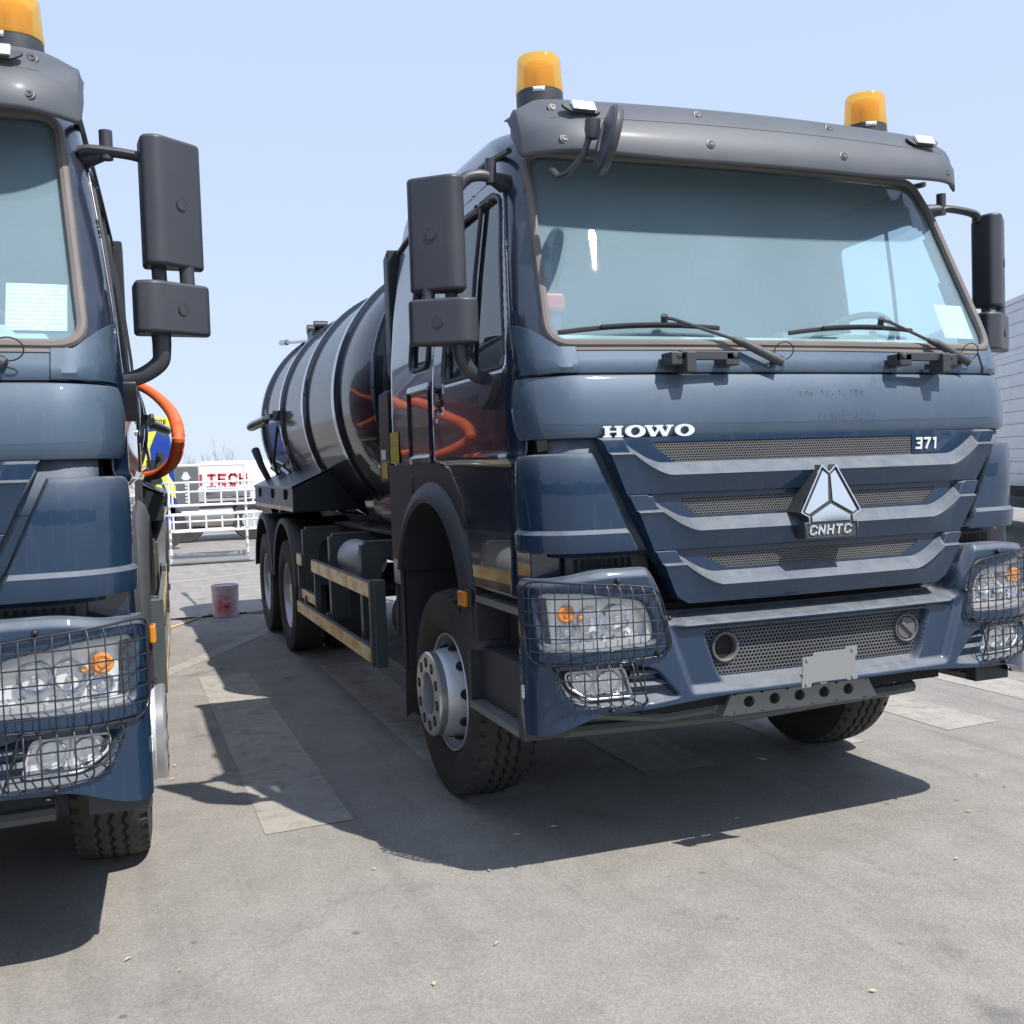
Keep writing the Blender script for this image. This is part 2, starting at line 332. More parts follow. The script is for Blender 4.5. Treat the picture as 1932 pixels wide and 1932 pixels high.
def sdf(poly, X, Z, r=0):
    P = np.array(poly, float); d = np.full(X.shape, 1e9); s = np.ones(X.shape); n = len(P)
    for i in range(n):
        a = P[i]; b = P[i-1]; e = b-a; wx = X-a[0]; wz = Z-a[1]; t = np.clip((wx*e[0]+wz*e[1])/(e@e), 0, 1)
        bx = wx-e[0]*t; bz = wz-e[1]*t; d = np.minimum(d, bx*bx+bz*bz)
        c1 = Z >= a[1]; c2 = Z < b[1]; c3 = e[0]*wz > e[1]*wx
        s = np.where((c1 & c2 & c3) | (~c1 & ~c2 & ~c3), -s, s)
    return s*np.sqrt(d)-r
def rpoly(poly, r, n=5):
    """round the corners of a polygon"""
    out = []; m = len(poly)
    for i in range(m):
        p = Vector(poly[i]); a = Vector(poly[i-1]); b = Vector(poly[(i+1) % m]); rr = r[i] if isinstance(r, (list, tuple)) else r
        ra = min(rr, (a-p).length*.48); rb = min(rr, (b-p).length*.48)
        p0 = p+(a-p).normalized()*ra; p1 = p+(b-p).normalized()*rb
        for k in range(n+1):
            t = k/n; out.append(tuple(p0*(1-t)**2+p*2*t*(1-t)+p1*t*t))
    return out
def catmull(P_, n=6):
    P_ = [Vector(p) for p in P_]; out = []
    for i in range(len(P_)-1):
        a, b, c_, d_ = P_[max(i-1, 0)], P_[i], P_[i+1], P_[min(i+2, len(P_)-1)]
        for t in np.linspace(0, 1, n+1)[:-1]: t = float(t); out.append(.5*((2*b)+(c_-a)*t+(2*a-5*b+4*c_-d_)*t*t+(3*b-a-3*c_+d_)*t**3))
    out.append(P_[-1]); return out
def resample(poly, step, closed=True):
    P = [Vector(p) for p in poly]; out = []
    m = len(P) if closed else len(P)-1
    for i in range(m):
        a = P[i]; b = P[(i+1) % len(P)]; k = max(1, int((b-a).length/step))
        out += [a.lerp(b, j/k) for j in range(k)]
    if not closed: out.append(P[-1])
    return out

# plan curve of the front (X across, Y back): gently bowed, wrapping round at the corners
def plan_pts(W=1.236, ylen=.5, cr=.256, cd=.30):
    x = list(np.linspace(0, W-cr, 40)); y = [.05*a*a for a in x]; x0 = W-cr; yb = .05*x0*x0
    for t in np.linspace(.03, pi/2, 26): x.append(x0+cr*sin(t)); y.append(yb+.1*cr*sin(t)+cd*(1-cos(t)))
    ye = y[-1]
    for a in np.linspace(.02, 1, 12): x.append(W); y.append(ye+(ylen-ye)*a if ylen > ye else ye+.001*a)
    return np.array(x), np.array(y)
class Plan:
    def __init__(s, W=1.236, ylen=.5, cr=.256, cd=.30):
        x, y = plan_pts(W, ylen, cr, cd); s.x = x; s.y = y; ds = np.hypot(np.diff(x), np.diff(y)); s.s = np.concatenate([[0], np.cumsum(ds)])
        tx = np.gradient(x, s.s); ty = np.gradient(y, s.s); l = np.hypot(tx, ty); s.nx = -ty/l; s.ny = tx/l   # inward normal
        s.L = s.s[-1]
    def at(s, S_, d, z, y0=0):
        a = np.abs(S_); sg = np.where(S_ < 0, -1., 1.)
        X = np.interp(a, s.s, s.x)+np.interp(a, s.s, s.nx)*d; Y = np.interp(a, s.s, s.y)+np.interp(a, s.s, s.ny)*d+y0
        return np.stack([sg*X, Y, z+0*X], -1)
    def sx(s, x): return math.copysign(float(np.interp(abs(x), s.x[:66], s.s[:66])), x)
PB = Plan(1.236, .28, .256, .185); PH = Plan(1.186, .28, .20, .20); PD = Plan(1.204, .30, .20, .20)
def P1(pl, x, z, d=0, y0=0):
    return tuple(pl.at(np.array(pl.sx(x)), d, np.array(z), y0).tolist())

# ------------------------------------------------------------------ letters
def slab_poly(ch):
    if ch == 'H':
        return [[(0, 0), (.46, 0), (.46, .14), (.36, .14), (.36, .43), (.74, .43), (.74, .14), (.64, .14), (.64, 0), (1.1, 0), (1.1, .14), (1, .14), (1, .86), (1.1, .86), (1.1, 1), (.64, 1), (.64, .86), (.74, .86), (.74, .57), (.36, .57), (.36, .86), (.46, .86), (.46, 1), (0, 1), (0, .86), (.1, .86), (.1, .14), (0, .14)]]
    if ch == 'W':
        return [[(.30, 0), (.55, 0), (.78, .56), (.98, 0), (1.22, 0), (1.5, .86), (1.6, .86), (1.6, 1), (1.18, 1), (1.18, .86), (1.30, .86), (1.14, .34), (.93, .86), (1.02, .86), (1.02, 1), (.52, 1), (.52, .86), (.6, .86), (.68, .66), (.52, .3), (.33, .86), (.44, .86), (.44, 1), (-.04, 1), (-.04, .86), (.05, .86)]]
STROKES = {'C': [[(.9, .8), (.7, 1), (.2, 1), (0, .8), (0, .2), (.2, 0), (.7, 0), (.9, .2)]], 'N': [[(0, 0), (0, 1), (.8, 0), (.8, 1)]],
 'H': [[(0, 0), (0, 1)], [(.8, 0), (.8, 1)], [(0, .5), (.8, .5)]], 'T': [[(0, 1), (.8, 1)], [(.4, 1), (.4, 0)]], 'I': [[(.4, 0), (.4, 1)]],
 'E': [[(.8, 1), (0, 1), (0, 0), (.8, 0)], [(0, .5), (.65, .5)]], '3': [[(0, 1), (.8, 1), (.8, 0), (0, 0)], [(.25, .52), (.8, .52)]], '7': [[(0, 1), (.85, 1), (.35, 0)]],
 '1': [[(.2, .95), (.5, 1), (.5, 0)]], 'S': [[(.8, 1), (0, 1), (0, .5), (.8, .5), (.8, 0), (0, 0)]], '0': [[(0, 0), (.7, 0), (.7, 1), (0, 1), (0, 0)]],
 '8': [[(0, 0), (.7, 0), (.7, 1), (0, 1), (0, 0)], [(0, .5), (.7, .5)]], 'A': [[(0, 0), (.4, 1), (.8, 0)], [(.18, .4), (.62, .4)]], 'R': [[(0, 0), (0, 1), (.7, 1), (.7, .5), (0, .5)], [(.3, .5), (.8, 0)]],
 'L': [[(0, 1), (0, 0), (.75, 0)]], 'M': [[(0, 0), (0, 1), (.4, .4), (.8, 1), (.8, 0)]], 'D': [[(0, 0), (0, 1), (.55, 1), (.8, .75), (.8, .25), (.55, 0), (0, 0)]],
 'W': [[(0, 1), (.2, 0), (.4, .7), (.6, 0), (.8, 1)]], '2': [[(0, .8), (.3, 1), (.7, .8), (0, 0), (.8, 0)]], '6': [[(.6, 1), (.1, .5), (.1, .1), (.5, 0), (.6, .4), (.1, .4)]],
 '9': [[(.6, .6), (.1, .6), (.1, .95), (.6, .95), (.5, 0)]], '4': [[(.5, 0), (.5, 1), (0, .4), (.8, .4)]], '-': [[(.1, .45), (.6, .5)]], 'P': [[(0, 0), (0, 1), (.7, 1), (.7, .5), (0, .5)]], ' ': []}
def strokes(mb, text, x0, z0, h, cw, th, fn, gap=.25, slant=0, depth=.004, shake=0):
    x = x0; sr = random.Random(len(text))
    for ch in text:
        for st in STROKES[ch]:
            if shake: st = [(a+(sr.random()-.5)*shake, b+(sr.random()-.5)*shake*.8) for a, b in st]
            for (a, b), (c, d) in zip(st, st[1:]):
                A = Vector((x+a*cw+slant*b*h, z0+b*h)); B = Vector((x+c*cw+slant*d*h, z0+d*h)); e = (B-A).normalized(); nrm = Vector((-e.y, e.x))*th/2; e = e*th*.45
                mb.prism([tuple(A-e-nrm), tuple(B+e-nrm), tuple(B+e+nrm), tuple(A-e+nrm)], depth, fn)
        x += cw*(1+gap)
    return x
def ringpoly(mb, cx, cz, ao, bo, ai, bi, fn, depth, tilt=0, n=36):
    vo = []; vi = []
    for k in range(n):
        t = 2*pi*k/n; vo.append((cx+ao*cos(t), cz+bo*sin(t))); q = (ai*cos(t), bi*sin(t)); vi.append((cx+q[0]*cos(tilt)-q[1]*sin(tilt), cz+q[0]*sin(tilt)+q[1]*cos(tilt)))
    v = [fn(*p, 0) for p in vo]+[fn(*p, 0) for p in vi]+[fn(*p, depth) for p in vo]+[fn(*p, depth) for p in vi]; f = []
    for k in range(n):
        j = (k+1) % n; f += [(k, j, n+j, n+k), (2*n+k, 3*n+k, 3*n+j, 2*n+j), (k, 2*n+k, 2*n+j, j), (n+k, n+j, 3*n+j, 3*n+k)]
    mb.add(v, f)

# ================================================================== TRUCK
def make_truck():
    T = empty('tanker_truck')
    # ---- lower front: bumper -------------------------------------------------
    LAMP = rpoly([(1.219, 1.150), (1.06, 1.148), (.813, 1.107), (.772, 1.02), (.770, .935), (.935, .925), (1.20, .920)], .035, 3)
    FOG = rpoly([(1.160, .855), (.86, .862), (.77, .842), (.735, .80), (.665, .718), (.80, .702), (1.05, .706), (1.13, .76)], .03, 3)
    OPEN = rpoly([(-.560, .965), (.560, .965), (.505, .80), (.465, .735), (-.465, .735), (-.505, .80)], .04, 4)
    sB = np.arange(-PB.L, PB.L+.001, .0068); v = np.linspace(0, 1, 118)
    A_, V_ = np.meshgrid(sB, v, indexing='ij'); X = np.interp(np.abs(A_), PB.s, PB.x)*np.sign(A_); ax = np.abs(X)
    top = 1.035+.19*smooth(.67, .80, ax)-.03*smooth(.95, 1.236, ax); bot = .712-.03*smooth(.4, .95, ax)-.085*smooth(.97, 1.236, ax)
    Z = bot+(top-bot)*V_
    d = np.zeros_like(Z)
    d += .03*(1-smooth(.60+.36*(Z-.72), .63+.36*(Z-.72), ax)) * smooth(.72, .76, Z)*0.9         # centre sits back from the wings
    d += .10*smooth(.997, 1.035, Z)*(1-smooth(.68, .74, ax))                    # sloped shelf under the grille
    d -= .028*np.exp(-((Z-.992)/.012)**2)*(1-smooth(.64, .70, ax))
    so_ = sdf(OPEN, X, Z)
    d += .048*(1-smooth(-.016, .0, so_))*smooth(.728, .80, Z)
    d += .008*(1-smooth(-.004, .004, so_))
    sl_ = sdf(LAMP, ax, Z); d += .07*(1-smooth(-.02, .0, sl_))
    sf = sdf(FOG, ax, Z); d += .052*(1-smooth(-.016, .0, sf))*(.15+.85*smooth(.70, .76, Z))
    scoop = ((ax-.80)/.16)**2+((Z-.745-.12*(ax-.8))/.02)**2
    d += .0*scoop
    d += .016*smooth(-.015, .02, Z-top+.018)                                     # rolled top edge
    MBU = MB(); G = PB.at(A_, d, Z, -.05); MBU.grid(G)
    # return flange on top and bottom
    for row, dz in ((-1, -.004), (0, .004)):
        e = G[:, row]; ew = e.copy(); ins = PB.at(A_[:, row], d[:, row]+.14 if row == -1 else d[:, row]+.05, Z[:, row]+dz, -.05); MBU.grid(np.stack([e, ins], 1))
    bump = MBU.build('bumper', NAVY, T, sharp=50)
    # ---- perforated plates ---------------------------------------------------
    def hexplate(name, poly, surf, pitch, hole, parent, m=MESHM, skip=None):
        mb = MB(); P = np.array(poly); x0, z0 = P.min(0); x1, z1 = P.max(0); dz = pitch*.866; r = pitch/math.sqrt(3); k = 0; z = z0
        cs = []
        while z < z1+dz:
            x = x0+(pitch/2 if k % 2 else 0)
            while x < x1+pitch: cs.append((x, z)); x += pitch
            z += dz; k += 1
        C = np.array(cs); C = C[sdf(poly, C[:, 0], C[:, 1]) < pitch*.3]
        for cx, cz in C:
            if skip and skip(cx, cz): continue
            vs = [surf(cx+r*sin(t), cz+r*cos(t), 0) for t in np.arange(6)*pi/3]+[surf(cx+hole*sin(t), cz+hole*cos(t), 0) for t in np.arange(6)*pi/3]
            vs += [surf(cx+hole*sin(t), cz+hole*cos(t), .006) for t in np.arange(6)*pi/3]
            fs = []
            for i in range(6): j = (i+1) % 6; fs += [(i, j, 6+j, 6+i), (6+i, 6+j, 12+j, 12+i)]
            mb.add(vs, fs)
        return mb.build(name, m, parent, smooth=False, weld=False)
    surfB = lambda x, z, t: (x, .05*x*x-.05+.064+t, z)
    def sk(x, z): return (x+.447)**2+(z-.887)**2 < .060**2 or (x-.447)**2+(z-.887)**2 < .060**2
    hexplate('lower_mesh', [(-.535, .958), (.535, .958), (.48, .785), (-.48, .785)], surfB, .0165, .0068, bump, skip=sk)
    for s in (-1, 1):                                        # round sockets in the lower mesh
        o = (s*.447, .05*.2-.05+.068, .887)
        MB().lathe([(.062, .0), (.060, -.016), (.054, -.018), (.050, -.014), (.049, .06)], o, (0, 1, 0), 32).build('socket_ring', MESHM, bump)
        if s == 1:
            mb = MB().lathe([(.0, -.016), (.045, -.014), (.045, .0)], o, (0, 1, 0), 32)
            mb.add([tuple(Vector(o)+Vector((a, -.024, b))) for a, b in ((-.034, .022), (-.026, .032), (.034, -.022), (.026, -.032))]+[tuple(Vector(o)+Vector((a, -.012, b))) for a, b in ((-.034, .022), (-.026, .032), (.034, -.022), (.026, -.032))], [(0, 1, 2, 3), (0, 1, 5, 4), (2, 3, 7, 6), (1, 2, 6, 5), (0, 3, 7, 4)])
            mb.build('socket_cap', MESHM, bump)
        else: MB().lathe([(.0, .012), (.049, .012)], o, (0, 1, 0), 24).build('socket_back', DARK, bump)
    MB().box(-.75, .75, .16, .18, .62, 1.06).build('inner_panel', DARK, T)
    # lower beam with round holes
    mb = MB(); beam = [(-.35, .665), (-.395, .575), (.395, .575), (.35, .665)]
    hs = [-.26, -.135, -.01, .115, .24]
    def bf(x, z, t): return (x, .14+t, z)
    xs = [-.35-.0]+[h for h in hs]
    edges = [-.335]+[(a+b)/2 for a, b in zip(hs, hs[1:])]+[.335]
    mb.prism([(-.345, .66), (-.39, .578), (-.335, .578), (-.335, .66)], .05, bf); mb.prism([(.335, .66), (.335, .578), (.39, .578), (.345, .66)], .05, bf)
    for h, a, b in zip(hs, edges, edges[1:]):
        n = 32; ring = [(h+.027*cos(2*pi*k/n), .624+.023*sin(2*pi*k/n)) for k in range(n)]; outr = []
        for k in range(n):
            cx_, cz_ = cos(2*pi*k/n), sin(2*pi*k/n); tt = min((b-h if cx_ > 0 else h-a)/max(abs(cx_), 1e-6), (.036 if cz_ > 0 else .046)/max(abs(cz_), 1e-6)); outr.append((h+cx_*tt, .624+cz_*tt))
        vs = [bf(*p, 0) for p in outr]+[bf(*p, 0) for p in ring]+[bf(*p, .05) for p in ring]
        mb.add(vs, [(k, (k+1) % n, n+(k+1) % n, n+k) for k in range(n)]+[(n+k, n+(k+1) % n, 2*n+(k+1) % n, 2*n+k) for k in range(n)])
    mb.box(-.36, .36, .14, .60, .574, .578); mb.box(-.4, .4, .19, .20, .578, .66)
    mb.build('front_crossmember', PLATE, T, smooth=False)
    MB().tube([(-.95, .30, .62), (-.62, .22, .585), (-.40, .20, .60)], .022, 8).tube([(-.95, .5, .5), (0, .5, .47), (.9, .5, .5)], .03).build('steering_pipe', GREEN, T)
    # plate bracket
    mb = MB(); f = lambda x, z, t: (x, -.150+t, z)
    pb = rpoly([(-.205, .848), (-.155, .848), (-.155, .862), (-.0, .862), (.0, .872), (.055, .872), (.055, .835), (.045, .835), (.045, .765), (.055, .765), (.055, .738), (.005, .738), (.005, .745), (-.165, .745), (-.165, .728), (-.21, .728), (-.21, .765), (-.205, .765)], .006, 2)
    mb.prism(pb, .004, f)
    for x, z in ((-.185, .836), (.03, .858), (-.19, .742), (.03, .75)): mb.lathe([(.0, -.006), (.006, -.005), (.007, 0)], (x, -.150, z), (0, 1, 0), 10)
    mb.box(-.12, -.09, -.146, .0, .735, .75)
    mb.build('number_plate_bracket', PLATE, T, bev=.0015)
    # ---- head lamps ----------------------------------------------------------
    for s in (-1, 1):
        def Q(x, z, dd, y0=-.05): return P1(PB, s*x, z, dd, y0)
        def patchpoly(poly, dd, name, m, parent, step=.02, th=.004, **k):
            # polygon fan-grid on the plan surface (columns in x)
            P = np.array(poly); x0, x1 = P[:, 0].min(), P[:, 0].max(); xs = np.linspace(x0+1e-4, x1-1e-4, max(3, int((x1-x0)/step))); rows = []
            for x in xs:
                zs = []
                for i in range(len(P)):
                    a, b = P[i], P[(i+1) % len(P)]
                    if (a[0]-x)*(b[0]-x) < 0: zs.append(a[1]+(b[1]-a[1])*(x-a[0])/(b[0]-a[0]))
                zl, zh = (min(zs), max(zs)) if zs else (P[:, 1].mean(),)*2
                rows.append([Q(x, zl+(zh-zl)*t, dd) for t in np.linspace(0, 1, 6)])
            mb = MB(); A = np.array(rows); mb.slab(A, (0, th, 0)); return mb.build(name, m, parent, **k)
        hl = patchpoly(rpoly([(1.216, 1.135), (1.06, 1.130), (.825, 1.092), (.785, 1.04), (.785, .945), (1.0, .938), (1.205, .935)], .02, 3), .060, 'headlight', REFL, T)
        hl['label'] = None; del hl['label']
        # bezel frame
        out = resample([tuple(p) for p in rpoly([(1.217, 1.145), (1.06, 1.142), (.815, 1.103), (.773, 1.02), (.772, .940), (.935, .930), (1.20, .925)], .02, 3)], .03)
        inn = resample([tuple(p) for p in rpoly([(1.213, 1.128), (1.06, 1.118), (.836, 1.080), (.803, 1.035), (.800, .962), (1.02, .955), (1.200, .945)], .02, 3)], .03)
        def closest(p): return min(inn, key=lambda q: (q-p).length)
        vs = [Q(p.x, p.y, .024) for p in out]+[Q(closest(p).x, closest(p).y, .022) for p in out]+[Q(closest(p).x, closest(p).y, .06) for p in out]; n = len(out)
        MB().add(vs, [(i, (i+1) % n, n+(i+1) % n, n+i) for i in range(n)]+[(n+i, n+(i+1) % n, 2*n+(i+1) % n, 2*n+i) for i in range(n)]).build('lamp_bezel', BEZ, hl, sharp=60)
        # reflector bowls
        for (x, z, r, dep) in ((1.022, 1.032, .049, .045), (.916, 1.038, .048, .042), (1.122, .995, .034, .03)):
            c0 = Vector(Q(x, z, .050)); c1 = Vector(Q(x, z, .0)); axv = (c0-c1).normalized(); axv = (axv+Vector((0, .6, 0))).normalized()
            prof = [((r)*sin(a)*(1 if q_ % 2 else .94), dep*(cos(a))) for q_, a in enumerate(np.linspace(.12, pi/2, 12))]+[(r+.004, -.006), (r+.006, .006)]
            MB().lathe(prof, c0-axv*.012, axv, 14).build('reflector', CHR, hl)
            MB().lathe([(.0, -.022), (.010, -.02), (.012, -.006), (.010, .02)], c0-axv*.0, axv, 14).build('bulb', CHR, hl)
        for k in range(7):                                   # faceted chrome between the bowls
            x = .83+k*.045; z = .966+.008*sin(k*2.1)
            q = Vector(Q(x, z, .05)); MB().lathe([(0, -.01), (.010, -.004), (.013, .006)], q, (0, 1, 0), 5).build('facet', CHR, hl)
        c0 = Vector(Q(1.120, 1.062, .030)); MB().lathe([(0, -.008), (.012, -.008), (.014, -.003), (.026, -.007), (.034, -.002), (.035, .004)], c0, (0, 1, 0), 20).build('indicator', ORNG, hl)
        c0 = Vector(Q(1.068, 1.046, .040)); MB().lathe([(.012*sin(a), -.012*cos(a)) for a in np.linspace(0, pi/2, 5)], c0, (0, 1, 0), 12).build('indicator', ORNG, hl)
        patchpoly(rpoly([(1.216, 1.136), (1.06, 1.128), (.828, 1.090), (.794, 1.04), (.790, .952), (1.02, .943), (1.205, .935)], .02, 3), .010, 'lens', LENS, hl)
        fg = patchpoly(rpoly([(1.125, .838), (.905, .846), (.874, .744), (1.04, .744), (1.117, .790)], .02, 3), .05, 'fog_light', REFL, T)
        for x, z, r in ((1.065, .798, .036), (.955, .796, .042)):
            c0 = Vector(Q(x, z, .045)); MB().lathe([(r*sin(a), .03*cos(a)) for a in np.linspace(.15, pi/2, 8)]+[(r+.004, .003)], c0-Vector((0, .01, 0)), (0, 1, 0), 22).build('reflector', CHR, fg)
            MB().lathe([(0, -.015), (.009, -.012), (.009, .02)], c0, (0, 1, 0), 10).build('bulb', CHR, fg)
        MB().tube([Q(1.012, .755, .03), Q(1.012, .838, .03)], .004, 6).tube([Q(p[0], p[1], .022) for p in rpoly([(1.130, .842), (.900, .850), (.868, .738), (1.04, .738), (1.122, .788)], .02, 4)], .005, 6, closed=True).build('fog_rim', BEZ, fg)
        patchpoly(rpoly([(1.125, .838), (.905, .846), (.874, .744), (1.04, .744), (1.117, .790)], .02, 3), .018, 'lens', LENS, fg)
        # louvre slats beside the fog lamp
        for z, xe in ((.822, .755), (.778, .74)):
            A = np.array([[Q(x, z+dz, .028-.02*max(0, (x-.86)/.06)*0+dd) for dz, dd in ((-.011, .022), (-.004, -.012), (.008, -.004), (.011, .03))] for x in np.linspace(xe-.02, .875, 8)])
            mb = MB(); mb.grid(A, cv=True); mb.add([tuple(p) for p in A[0]], [(0, 1, 2, 3)]); mb.build('louvre', NAVY, bump, sharp=60)
        # wire guard
        mb = MB(); D0 = -.034
        gp = rpoly([(1.228, 1.182), (1.20, 1.192), (.933, 1.170), (.787, 1.154), (.754, 1.116), (.713, .928), (.744, .889), (.871, .884), (1.21, .874), (1.230, .938)], .03, 4)
        mb.tube([Q(min(p[0], 1.2355), p[1], D0+.022) for p in resample(gp, .03)], .0042, 6, closed=True)
        def clipseg(poly, x):
            zs = []
            for i in range(len(poly)):
                a, b = poly[i], poly[(i+1) % len(poly)]
                if (a[0]-x)*(b[0]-x) < 0: zs.append(a[1]+(b[1]-a[1])*(x-a[0])/(b[0]-a[0]))
            return (min(zs), max(zs)) if len(zs) >= 2 else None
        # verticals spaced evenly along the bumper's length
        s0, s1 = PB.sx(.722), PB.sx(1.2355)
        for k in range(13):
            ss = s0+(s1-s0)*(k+.35)/13; x = float(np.interp(ss, PB.s, PB.x)); c = clipseg(gp, x)
            if not c: continue
            a, b = c
            mb.tube([Q(x, a, D0+.022), Q(x, a+.022, D0), Q(x, b-.022, D0), Q(x, b, D0+.022)], .0024, 5)
        for k in range(5):
            z = .928+.05*k; swp = [t.x for t in [Vector((q[0], 0)) for q in gp]]
            ins = [xx for xx in np.linspace(.715, 1.2355, 60) if clipseg(gp, xx) and clipseg(gp, xx)[0] < z < clipseg(gp, xx)[1]]
            xa, xb = min(ins), max(ins)
            ss = np.linspace(PB.sx(xa), PB.sx(min(xb, 1.2355)), 26)
            path = [tuple(np.array(PB.at(np.array(s*q), D0+(.03 if i in (0, 25) else 0), np.array(z+.018*(1-((q-ss[0])/(ss[-1]-ss[0])))*0), -.05))) for i, q in enumerate(ss)]
            mb.tube(path, .0026, 5)
        fgp = rpoly([(1.167, .874), (1.124, .758), (1.087, .724), (.96, .710), (.835, .709), (.815, .718), (.850, .80), (.865, .878)], .015, 3)
        mb.tube([Q(p[0], p[1], D0+.022) for p in resample(fgp, .03)], .004, 6, closed=True)
        for k in range(13):
            ss = s0+(s1-s0)*(k+.35)/13; x = float(np.interp(ss, PB.s, PB.x)); c = clipseg(fgp, x)
            if not c: continue
            a, b = c; mb.tube([Q(x, a, D0+.03), Q(x, a+.015, D0+.005), Q(x, b-.025, D0+.005), Q(x, .882, D0+.035)], .003, 5)
        for z in (.76, .82):
            ins = [xx for xx in np.linspace(.78, 1.2, 80) if clipseg(fgp, xx) and clipseg(fgp, xx)[0] < z < clipseg(fgp, xx)[1]]
            mb.tube([Q(xx, z, D0+.005) for xx in np.linspace(min(ins), max(ins), 14)], .003, 5)
        for x, z in ((.925, 1.185), (.722, 1.03), (.77, .90), (.96, .696)):
            q = Vector(Q(x, z, -.012)); mb.lathe([(0, -.010), (.007, -.008), (.010, 0), (.010, .014)], q, (0, 1, 0), 10)
        mb.build('lamp_guard', BLKM, T, sharp=60)
        # barcode strip on bumper corner
        q0 = Q(1.2355, .79, -.002)
        MB().box(q0[0]-(.001 if s > 0 else .002), q0[0]+(.002 if s > 0 else .001), q0[1]-.012, q0[1]+.012, .735, .785).build('bumper_sticker', PAPER, bump)
        # slotted panel above the lamp
        mb = MB(); f = lambda x, z, t: (s*x, .13+.25*max(0, x-.95)+t, z)
        mb.prism([(.72, 1.16), (1.06, 1.16), (1.06, 1.30), (.72, 1.30)], .02, f); mb.build('vent_panel', MIRR, T, smooth=False)
        for k in range(9):
            x = .80+k*.0275; q = MB(); f2 = lambda a, z, t: (s*a, .127+.25*max(0, a-.95)+t, z)
            q.prism(rpoly([(x-.006, 1.208), (x+.006, 1.208), (x+.006, 1.258), (x-.006, 1.258)], .005, 3), .002, f2); q.build('vent_slot_shade', DARK, T, smooth=False)  # raised dark tab, its colour gives the shade of a slot
        MB().box(*sorted((s*1.04, s*1.19)), .19, .5, 1.12, 1.30).build('lower_corner_panel', NAVYS, T, bev=.01)

    # ---- grille --------------------------------------------------------------
    SX_ = PH
    trap = lambda z: .645+(.952-.645)*(z-1.07)/(1.71-1.07)
    nx = 360; uu = np.linspace(-1, 1, nx)
    bars = [dict(zt=1.712, zl=1.574, zo=1.657, w1=.675, w2=.80, zb=1.499, m=(.645, .745, 1.622)),
            dict(zt=1.492, zl=1.356, zo=1.434, w1=.56, w2=.69, zb=1.280, m=(.55, .635, 1.410)),
            dict(zt=1.274, zl=1.142, zo=1.227, w1=.465, w2=.595, zb=1.070, m=(.44, .535, 1.200))]
    cols = []
    for u in uu:
        zz = []; dd = []
        for b in bars[::-1]:
            hwc = trap(b['zl']); a = abs(u)*hwc
            t_ = min(1, max(0, (a-b['w1'])/(b['w2']-b['w1']))); c = b['zl']+(b['zo']-b['zl'])*t_**1.8 if t_ < 1 else b['zo']
            ins = 1-float(smooth(b['w2']-.008, b['w2']+.008, a)); rec = .012*ins-.022*(1-ins); zt = b['zt']
            le = c+.048*ins+.008*(1-ins)
            nodes = [(b['zb'], rec if b['zb'] > 1.1 else .03), (b['zb']+.002, -.004), (b['zb']+.006, -.009)]
            nodes += [(b['zb']+.006+(c-.004-b['zb']-.006)*k/6, -.009-.029*k/6) for k in range(1, 7)]
            nodes += [(c, -.0405), (c+.003, -.038)]
            nodes += [(c+.003+(le-c-.003)*k/5, -.038+(rec+.038)*k/5) for k in range(1, 6)]
            nodes += [(le+(zt-le)*k/9, rec) for k in range(1, 10)]
            for z_, d_ in nodes: zz.append(z_); dd.append(d_)
        zz.append(1.722); dd.append(.012)
        zz = np.array(zz); hw = trap(zz)-.05*np.exp(-((zz-1.06)/.024)**2)
        cols.append(np.stack([u*hw, np.array(dd), zz], -1))
    cols = np.array(cols); Xg = cols[..., 0]; Dg = cols[..., 1]; Zg = cols[..., 2]
    yb = .05*Xg**2; G = np.stack([Xg, yb+Dg+.0, Zg], -1)
    mb = MB().grid(G); 
    for e in (G[0], G[-1]): q = e.copy(); q[:, 1] += .09; q[:, 0] *= 1.0; mb.grid(np.stack([e, q], 1))
    for e in (G[:, 0], G[:, -1]): q = e.copy(); q[:, 1] += .06; mb.grid(np.stack([e, q], 1))
    # cut the mesh windows
    gr = None
    cen = (G[:-1, :-1]+G[1:, 1:])/2; msk = np.ones(cen.shape[:2], bool)
    for b in bars:
        w1, w2, z0 = b['m']; pm = rpoly([(-w1, z0), (w1, z0), (w2, b['zt']-.012), (-w2, b['zt']-.012)], .03, 4)
        msk &= ~(sdf(pm, cen[..., 0], cen[..., 2]) < 0)
    mb = MB().grid(G, mask=msk)
    for e in (G[0], G[-1]): q = e.copy(); q[:, 1] += .09; mb.grid(np.stack([e, q], 1))
    for e in (G[:, 0], G[:, -1]): q = e.copy(); q[:, 1] += .06; mb.grid(np.stack([e, q], 1))
    gr = mb.build('grille', NAVY, T, sharp=26)
    for b in bars:
        w1, w2, z0 = b['m']
        hexplate('grille_mesh', [(-w1-.03, z0-.012), (w1+.03, z0-.012), (w2+.02, b['zt']), (-w2-.02, b['zt'])], lambda x, z, t: (x, .05*x*x+.016+t, z), .0115, .0043, gr)
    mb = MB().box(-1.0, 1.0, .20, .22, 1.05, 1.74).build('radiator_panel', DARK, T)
    for k in range(3): MB().box(-.45, .45, .12, .19, 1.21+.21*k, 1.235+.21*k).build('radiator_bar', GREEN, T)
    # 371 badge
    f = lambda x, z, t: (x, .05*x*x+.012-t, z)
    MB().prism([(.50, 1.704), (.50, 1.628), (.67, 1.628), (.76, 1.704)], .012, lambda x, z, t: (x, .05*x*x+.024-t, z)).build('badge_backing', NAVY, gr)
    mb = MB(); strokes(mb, '371', .520, 1.648, .040, .034, .0095, f, gap=.32, slant=.1, depth=.006); mb.build('number_badge', BADGE, gr, smooth=False)
